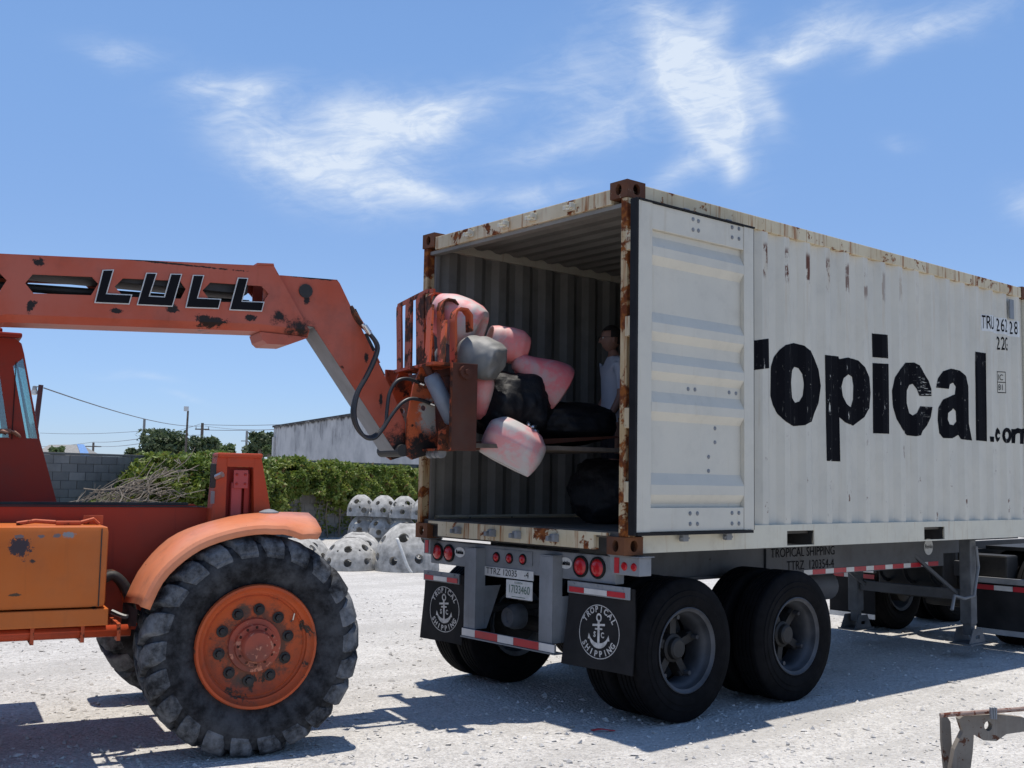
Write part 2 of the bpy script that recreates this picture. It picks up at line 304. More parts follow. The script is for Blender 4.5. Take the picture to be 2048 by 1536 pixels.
M['orange_fender'] = worn('faded_orange_fender', (.58, .185, .085), (.60, .24, .135), thr=.70, scale=3.0, streak=.2, rough=.4, dirt=.35, fine=.695)
M['yoke'] = worn('greasy_worn_steel', (.52, .11, .035), (.44, .09, .03), spots=[(1.40, 2.13, .07, .13, (.34, .32, .28), .4), (1.36, 1.90, .16, .13, (.016, .013, .012), .5), (1.34, 2.40, .05, .06, (.06, .025, .015), .4)], chip=(.03, .02, .015), thr=.62, scale=5, rough=.55, dirt=.4)

def pinkgrey(name, pink, grey, lo, hi, sc=2.4):
    m, h = newmat(name); oc = h.oc
    f = h.mapr(h.noise(oc, sc, 6.0, .62, .4), lo, hi); c = h.mix(f, C(*grey), C(*pink))
    d = h.mapr(h.noise(oc, 9, 6.0, .7), .5, .75); c = h.mix(h.math('MULTIPLY', d, .35), c, C(.30, .27, .25)); setp(h, Base_Color=c, Roughness=.6); bump(h, h.noise(oc, 30, 4.0), .12, .006); return m
M['buoyA'] = pinkgrey('pink_and_grey_rubber', (.72, .22, .22), (.50, .45, .42), .40, .62, 5)
M['buoyB'] = pinkgrey('salmon_rubber', (.74, .20, .19), (.60, .42, .38), .34, .60, 4)
M['buoyC'] = pinkgrey('rosy_rubber', (.60, .13, .14), (.44, .26, .25), .38, .60, 6)
M['buoyG'] = pinkgrey('grey_rubber', (.22, .215, .20), (.17, .17, .16), .4, .65, 5)
M['buoyW'] = pinkgrey('pale_grey_rubber', (.62, .25, .25), (.46, .43, .41), .46, .66, 4.2)
def black_plastic():
    m, h = newmat('black_plastic_sheet'); setp(h, Base_Color=C(.008, .0085, .011), Roughness=.58); h.b.inputs['Specular IOR Level'].default_value = .25; bump(h, h.noise(h.oc, 9, 5.0, .6, .8), .4, .03); return m
M['plastic'] = black_plastic()

def glass_mat():
    m = bpy.data.materials.new('cab_glass'); m.use_nodes = True; nt = m.node_tree; nt.nodes.clear(); h = NT(nt)
    t = h.new('ShaderNodeBsdfTransparent'); t.inputs[0].default_value = (.72, .86, .86, 1); g = h.new('ShaderNodeBsdfGlossy'); g.inputs['Roughness'].default_value = .05; g.inputs[0].default_value = (.8, .9, .95, 1)
    fr = h.new('ShaderNodeFresnel'); fr.inputs[0].default_value = 1.5; mx = h.new('ShaderNodeMixShader'); nt.links.new(h.math('ADD', fr.outputs[0], .10), mx.inputs[0]); nt.links.new(t.outputs[0], mx.inputs[1]); nt.links.new(g.outputs[0], mx.inputs[2])
    o = h.new('ShaderNodeOutputMaterial'); nt.links.new(mx.outputs[0], o.inputs[0]); return m
M['glass'] = glass_mat()

def ground_mat():
    m, h = newmat('crushed_shell_gravel'); oc = h.oc
    big = h.noise(oc, .35, 5.0, .6); mid = h.noise(oc, 2.2, 6.0, .65); fine = h.noise(oc, 38, 4.0, .7)
    vo = h.new('ShaderNodeTexVoronoi'); vo.inputs['Scale'].default_value = 42; h.put(vo.inputs['Vector'], oc); vr = h.sep(vo.outputs['Color'])[0]
    vo2 = h.new('ShaderNodeTexVoronoi'); vo2.inputs['Scale'].default_value = 95; h.put(vo2.inputs['Vector'], oc); vr2 = h.sep(vo2.outputs['Color'])[0]
    f = h.math('MULTIPLY_ADD', big, .25, h.math('MULTIPLY_ADD', mid, .25, h.math('MULTIPLY_ADD', vr, .16, h.math('MULTIPLY', vr2, .18))))
    c = h.mix(h.mapr(f, .28, .58, 0, 1, False), C(.36, .345, .325), C(.64, .62, .585))
    dk = h.mapr(h.noise(oc, 60, 3.0, .6), .66, .74); c = h.mix(h.math('MULTIPLY', dk, .55), c, C(.16, .15, .14))
    trk = h.noise(h.vmath('MULTIPLY', oc, (.16, 1.5, 1.0)), 1.0, 6.0, .6, .3); c = h.mix(h.math('MULTIPLY', h.mapr(trk, .48, .62), .55), c, C(.40, .385, .36)); c = h.mix(h.math('MULTIPLY', h.mapr(h.noise(oc, 1.1, 8.0, .75), .60, .72), .30), c, C(.25, .235, .215))
    setp(h, Base_Color=c, Roughness=.95); h.b.inputs['Specular IOR Level'].default_value = .1
    hg = h.math('MULTIPLY_ADD', fine, .6, h.math('MULTIPLY_ADD', vo.outputs['Distance'], -.8, h.math('MULTIPLY', mid, .5))); bump(h, hg, .8, .022); return m
M['ground'] = ground_mat()
M['stone'] = plain('pale_shell_stone', (.52, .50, .47), .9, var=.35, scale=1.3)

def block_mat():
    m, h = newmat('weathered_concrete_block'); oi = h.new('ShaderNodeObjectInfo'); g = h.new('ShaderNodeNewGeometry').outputs['Position']
    n = h.noise(g, 1.3, 6.0, .65); st = h.mapr(h.noise(h.vmath('MULTIPLY', g, (4, 4, .5)), 1.5, 5.0), .45, .75)
    c = h.mix(oi.outputs['Random'], C(.13, .128, .122), C(.235, .225, .21)); c = h.mix(h.math('MULTIPLY', h.mapr(n, .42, .7), .6), c, C(.08, .08, .078)); c = h.mix(h.math('MULTIPLY', st, .4), c, C(.07, .07, .07))
    setp(h, Base_Color=c, Roughness=.92); bump(h, h.noise(g, 40, 4.0), .5, .01); return m
M['block'] = block_mat()
M['mortar'] = plain('wall_mortar', (.11, .108, .102), .95, var=.3, scale=2)
def stucco():
    m, h = newmat('mildewed_stucco'); g = h.oc; x, y, z = h.sep(g)
    st = h.noise(h.vmath('MULTIPLY', g, (1.0, 1.0, .22)), 1.5, 9.0, .78, .5); pt = h.noise(g, .55, 7.0, .65)
    top = h.mapr(z, 2.2, 4.4, -.02, .10, False); f = h.mapr(h.math('ADD', h.math('MULTIPLY_ADD', st, .7, h.math('MULTIPLY', pt, .3)), top), .54, .72)
    c = h.mix(h.mapr(pt, .35, .68), C(.50, .485, .465), C(.34, .335, .33)); c = h.mix(h.math('MULTIPLY', f, .8), c, C(.085, .083, .082))
    cp = h.mapr(h.math('MULTIPLY_ADD', h.noise(g, 1.4, 6.0, .7), .7, z), 4.55, 4.72); c = h.mix(h.math('MULTIPLY', cp, .9), c, C(.035, .034, .034))
    setp(h, Base_Color=c, Roughness=.95); h.b.inputs['Specular IOR Level'].default_value = .1; return m
M['stucco'] = stucco()
def leaf_mat(name, a, b, cc=None):
    m, h = newmat(name); g = h.oc; n = h.noise(g, 2.2, 3.0); n2 = h.noise(g, 9.0, 2.0); c = h.mix(h.mapr(n, .35, .65), C(*a), C(*b))
    if cc: c = h.mix(h.mapr(n2, .60, .68), c, C(*cc))
    nt = h.nt; tr = h.new('ShaderNodeBsdfTranslucent'); nt.links.new(c, tr.inputs[0]); setp(h, Base_Color=c, Roughness=.55); mx = h.new('ShaderNodeMixShader'); mx.inputs[0].default_value = .3
    out = [n for n in nt.nodes if n.type == 'OUTPUT_MATERIAL'][0]; nt.links.new(h.b.outputs[0], mx.inputs[1]); nt.links.new(tr.outputs[0], mx.inputs[2]); nt.links.new(mx.outputs[0], out.inputs[0]); return m
M['hedge'] = leaf_mat('vine_leaves', (.12, .18, .028), (.22, .265, .05), (.22, .125, .05))
M['tree'] = leaf_mat('tree_leaves', (.055, .085, .035), (.085, .115, .05))
M['tree2'] = leaf_mat('pale_tree_leaves', (.09, .14, .045), (.12, .16, .06))
M['twig'] = plain('dry_branches', (.17, .14, .11), .9, var=.3)

# ------------------------------------------------------------------ ground
g = MB(); g.add([(-1500, -1500, 0), (1500, -1500, 0), (1500, 1500, 0), (-1500, 1500, 0)], [(0, 1, 2, 3)])
tag(g.build('ground', M['ground']), kind='structure')
def scatter_stones():
    n = 14000; V = []; Fs = []
    base = np.array([(1, 0, 0), (0, 1, 0), (-1, 0, 0), (0, -1, 0), (0, 0, 1), (0, 0, -1)], float); fs = [(0, 1, 4), (1, 2, 4), (2, 3, 4), (3, 0, 4), (1, 0, 5), (2, 1, 5), (3, 2, 5), (0, 3, 5)]
    d = 5.2 + 11 * rng.random(n) ** 1.6; t = (rng.random(n) - .5) * 1.12; cx = -5.335 + d * (.641 + .767 * t); cy = -5.172 + d * (.767 - .641 * t); s = .006 + .020 * rng.random(n) ** 4
    for i in range(n):
        R = rng.normal(size=(3, 3)) * .25 + np.eye(3); p = (base * (.6 + .6 * rng.random((6, 1)))) @ R * s[i]; p[:, 2] *= .6; p += (cx[i], cy[i], s[i] * .2); o = 6 * i
        V += p.tolist(); Fs += [(a + o, b + o, c + o) for a, b, c in fs]
    tag(raw('loose_gravel', V, Fs, M['stone']), 'loose pale shell stones scattered over the yard', 'gravel', kind='stuff')
scatter_stones()
# ================================================================== shipping container
CW, CLn, CH, Z0 = 2.438, 6.058, 2.591, 1.19
PER = .283
def corr(x, depth=.034):
    """inward depth of the side corrugation at x"""
    p = ((x - 1.596) / PER) % 1.0
    if p > .999999: p = 0.0
    if p < .22: return depth * p / .22
    if p < .52: return depth
    if p < .76: return depth * (1 - (p - .52) / .24)
    return 0.0
def corr_breaks(x0, x1):
    xs = {x0, x1}
    k0 = int((x0 - 1.596) / PER) - 2
    for k in range(k0, k0 + int((x1 - x0) / PER) + 6):
        for f in (0, .22, .52, .76):
            x = 1.596 + (k + f) * PER
            if x0 < x < x1: xs.add(x)
    return sorted(xs)
def side_mat():
    m = M['white'].copy(); m.name = 'white_side_panel_paint'; nt = m.node_tree; h = NT(nt); b = [n for n in nt.nodes if n.type == 'BSDF_PRINCIPLED'][0]
    src = b.inputs['Base Color'].links[0].from_socket; oc = [n for n in nt.nodes if n.type == 'TEX_COORD'][0].outputs['Object']; x, y, z = h.sep(oc)
    ph = h.math('MODULO', h.math('ADD', x, PER * 10 - 1.596 + .075), PER); ridge = h.math('MULTIPLY', h.mapr(ph, .01, .03), h.mapr(ph, .085, .065))
    n = h.noise(h.vmath('MULTIPLY', oc, (1, 1, .5)), 13, 6.0, .7)
    band = h.math('MULTIPLY', h.mapr(z, 3.28, 3.36), h.mapr(z, 3.60, 3.54)); mk = h.math('MULTIPLY', h.math('MULTIPLY', ridge, band), h.math('MULTIPLY', h.mapr(n, .47, .53), h.mapr(x, 4.2, 2.2)))
    low = h.math('MULTIPLY', ridge, h.math('MULTIPLY', h.mapr(n, .60, .64), h.mapr(z, 2.3, 1.7)))
    stn = h.math('MULTIPLY', h.mapr(ph, .0, .03), h.mapr(ph, .10, .06)); st = h.math('MULTIPLY', h.math('MULTIPLY', stn, h.mapr(z, 2.2, 3.5)), h.mapr(h.noise(h.vmath('MULTIPLY', oc, (6, 1, .7)), 3, 5), .4, .7))
    c = h.mix(h.math('MULTIPLY', st, .38), src, C(.46, .34, .20)); c = h.mix(h.math('MAXIMUM', mk, low), c, C(.11, .035, .015)); nt.links.new(c, b.inputs['Base Color']); return m
M['side'] = side_mat()
cont = thing('shipping_container', 'rust-streaked white twenty foot shipping container with open doors on a trailer', 'container')
def sheet(name, x0, x1, z0, z1, yfn, mat, parent):
    xs = corr_breaks(x0, x1); V = []; Fs = []
    for x in xs: V += [(x, yfn(x), z0), (x, yfn(x), z1)]
    for i in range(len(xs) - 1): Fs.append((2 * i, 2 * i + 2, 2 * i + 3, 2 * i + 1))
    return raw(name, V, Fs, mat, parent)
near_side = sheet('side_panel', .10, 5.95, 1.36, 3.67, lambda x: .010 + corr(x), M['side'], cont)
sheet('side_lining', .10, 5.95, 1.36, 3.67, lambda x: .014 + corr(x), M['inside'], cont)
sheet('side_panel', .10, 5.95, 1.36, 3.67, lambda x: CW - .010 - corr(x), M['side'], cont)
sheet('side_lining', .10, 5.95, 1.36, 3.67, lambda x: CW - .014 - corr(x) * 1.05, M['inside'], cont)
V = []; Fs = []; xs = np.arange(.07, 5.98, .0525)
for k, x in enumerate(xs): zz = 3.752 - (.022 if (k % 4) in (1, 2) else 0); V += [(x, .05, zz), (x, CW - .05, zz)]
for i in range(len(xs) - 1): Fs.append((2 * i, 2 * i + 2, 2 * i + 3, 2 * i + 1))
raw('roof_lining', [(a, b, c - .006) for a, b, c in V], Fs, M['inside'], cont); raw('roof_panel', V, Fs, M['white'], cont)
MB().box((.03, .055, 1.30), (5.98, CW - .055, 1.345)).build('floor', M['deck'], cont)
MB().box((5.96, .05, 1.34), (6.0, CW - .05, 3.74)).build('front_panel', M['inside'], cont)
def oval(cx, cz, rx, rz, n=14): return [(cx + rx * cos(2 * pi * i / n), cz + rz * sin(2 * pi * i / n)) for i in range(n)]
for ex in (0, 1):
    for ey in (0, 1):
        for ez in (0, 1):
            b = MB(); xa, xb = (0.0, .178) if ex == 0 else (CLn - .178, CLn); ya, yb = (-.006, .162) if ey == 0 else (CW - .162, CW + .006); za, zb = (Z0, Z0 + .122) if ez == 0 else (Z0 + CH - .118, Z0 + CH + .004)
            rect = lambda a0, a1, c0, c1: [(a0, c0), (a1, c0), (a1, c1), (a0, c1)]
            xo, xi = (xa - .006, xa + .022) if ex == 0 else (xb + .006, xb - .022); yo, yi = (ya, ya + .026) if ey == 0 else (yb, yb - .026); zm = (za + zb) / 2
            b.plate(rect(ya, yb, za, zb), [oval((ya + yb) / 2, zm, .030, .040)], lambda a, c, t: (xo + (xi - xo) * t, a, c))
            xl, xh = min(xi, xb if ex == 0 else xa), max(xi, xb if ex == 0 else xa)
            b.plate(rect(xl, xh, za, zb), [oval((xa + xb) / 2, zm, .036, .040)], lambda a, c, t: (a, yo + (yi - yo) * t, c))
            ylo, yhi = (yi, yb) if ey == 0 else (ya, yi)
            b.box((xl, ylo, zb - .022), (xh, yhi, zb)); b.box((xl, ylo, za), (xh, yhi, za + .022)); b.box((xl, yhi - .02 if ey == 0 else ylo, za + .023), (xh, yhi if ey == 0 else ylo + .02, zb - .023)); b.box(((xb - .02) if ex == 0 else xa, ylo + .021, za + .023), (xb if ex == 0 else xa + .02, yhi - .021, zb - .023))
            b.build('corner_casting', M['casting'], cont)
# rear frame
for (y0, y1) in ((.0, .062), (CW - .062, CW)): MB().box((.004, y0, Z0 + .123), (.11, y1, Z0 + CH - .119), .008).build('corner_post', M['post'], cont)
for (y0, y1) in ((.063, .085), (CW - .085, CW - .063)): MB().box((.075, y0, Z0 + .15), (.12, y1, Z0 + CH - .15), .004).build('door_jamb', M['inside'], cont)
for (y0, y1) in ((.0, .06), (CW - .06, CW)): MB().box((CLn - .1, y0, Z0 + .123), (CLn, y1, Z0 + CH - .119), .006).build('corner_post', M['rail'], cont)
MB().box((.006, .163, 3.635), (.11, CW - .163, 3.745), .006).build('header_beam', M['frame'], cont)
MB().box((.03, .063, 3.605), (.10, CW - .063, 3.634)).build('header_lip', M['inside'], cont)
b = MB(); sl = [(.163, 1.335), (CW - .163, 1.335), (CW - .163, 1.315), (CW - .30, 1.315), (CW - .30, 1.215), (.30, 1.215), (.30, 1.315), (.163, 1.315)]
b.plate(sl, [], lambda a, c, t: (.004 + .05 * t, a, c)); b.build('door_sill', M['frame'], cont)
MB().box((.054, .163, 1.2), (.1, CW - .163, 1.299)).build('sill_backing', M['dark'], cont)
for yk in (1.78, 1.33, 1.0, .57):
    b = MB(); b.box((-.012, yk - .045, 3.66), (.005, yk + .045, 3.71), .004)
    b.box((-.045, yk - .045, 3.675), (-.012, yk - .022, 3.715), .006); b.box((-.045, yk + .018, 3.665), (-.012, yk + .045, 3.70), .006); b.box((-.04, yk - .02, 3.66), (-.012, yk + .02, 3.675), .004)
    b.build('cam_keeper', M['rail'], cont)
for yk in (1.86, 1.42, 1.12, .70):
    b = MB(); b.box((-.014, yk - .045, 1.245), (.003, yk + .045, 1.3), .004); b.box((-.05, yk - .05, 1.255), (-.014, yk - .02, 1.305), .006); b.box((-.05, yk + .018, 1.25), (-.014, yk + .045, 1.285), .006)
    b.build('cam_keeper', M['galv'], cont)
for ey in (0, 1):
    f = (lambda y: y) if ey == 0 else (lambda y: CW - y)
    b = MB(); b.plate([(.179, 1.2), (CLn - .179, 1.2), (CLn - .179, 1.375), (.179, 1.375)], [[(xa, 1.212), (xb, 1.212), (xb, 1.325), (xa, 1.325)] for xa, xb in ((1.824, 2.184), (3.874, 4.234))], lambda a, c, t: (a, f(.003 + .012 * t), c))
    b.box((.179, f(.016), 1.358), (CLn - .179, f(.06), 1.374)); b.build('bottom_side_rail', M['rail'], cont)
    MB().box((.179, f(.004), 3.668), (CLn - .179, f(.064), 3.772), .006).build('top_side_rail', M['frame'] if ey == 0 else M['rail'], cont)
for xa, xb in ((1.83, 2.178), (3.88, 4.228)):
    b = MB(); b.box((xa, .02, 1.205), (xa + .006, CW - .02, 1.34)); b.box((xb - .006, .02, 1.205), (xb, CW - .02, 1.34)); b.box((xa + .007, 1.1, 1.205), (xb - .007, 1.14, 1.298)); b.build('fork_pocket', M['dark'], cont)  # near-black colour on the pocket insides stands in for deep shade
for k in range(18):
    x = .3 + k * .33
    if not (1.75 < x < 2.25 or 3.8 < x < 4.3): MB().box((x, .02, 1.215), (x + .045, CW - .02, 1.298)).build('floor_bearer', M['rail'], cont)
# lettering that follows the corrugation
def columns(loops, dx_=.004):
    xs_ = [p[0] for l in loops for p in l]; x0, x1 = min(xs_), max(xs_); n = max(2, int((x1 - x0) / dx_)); V = []; Fs = []
    def ints(x):
        z = []
        for l in loops:
            for i in range(len(l)):
                (a, b_), (c, d) = l[i], l[(i + 1) % len(l)]
                if (a <= x < c) or (c <= x < a): z.append(b_ + (d - b_) * (x - a) / (c - a))
        return sorted(z)
    for i in range(n):
        xa = x0 + (x1 - x0) * i / n; xb = x0 + (x1 - x0) * (i + 1) / n; e = 1e-4
        A, B = ints(xa + e), ints(xb - e)
        if len(A) != len(B): A = B = ints((xa + xb) / 2)
        for k in range(0, len(A) - 1, 2):
            o = len(V); V += [(xa, .0078 + corr(xa), A[k]), (xb, .0078 + corr(xb), B[k]), (xb, .0078 + corr(xb), B[k + 1]), (xa, .0078 + corr(xa), A[k + 1])]; Fs.append((o, o + 1, o + 2, o + 3))
    return V, Fs
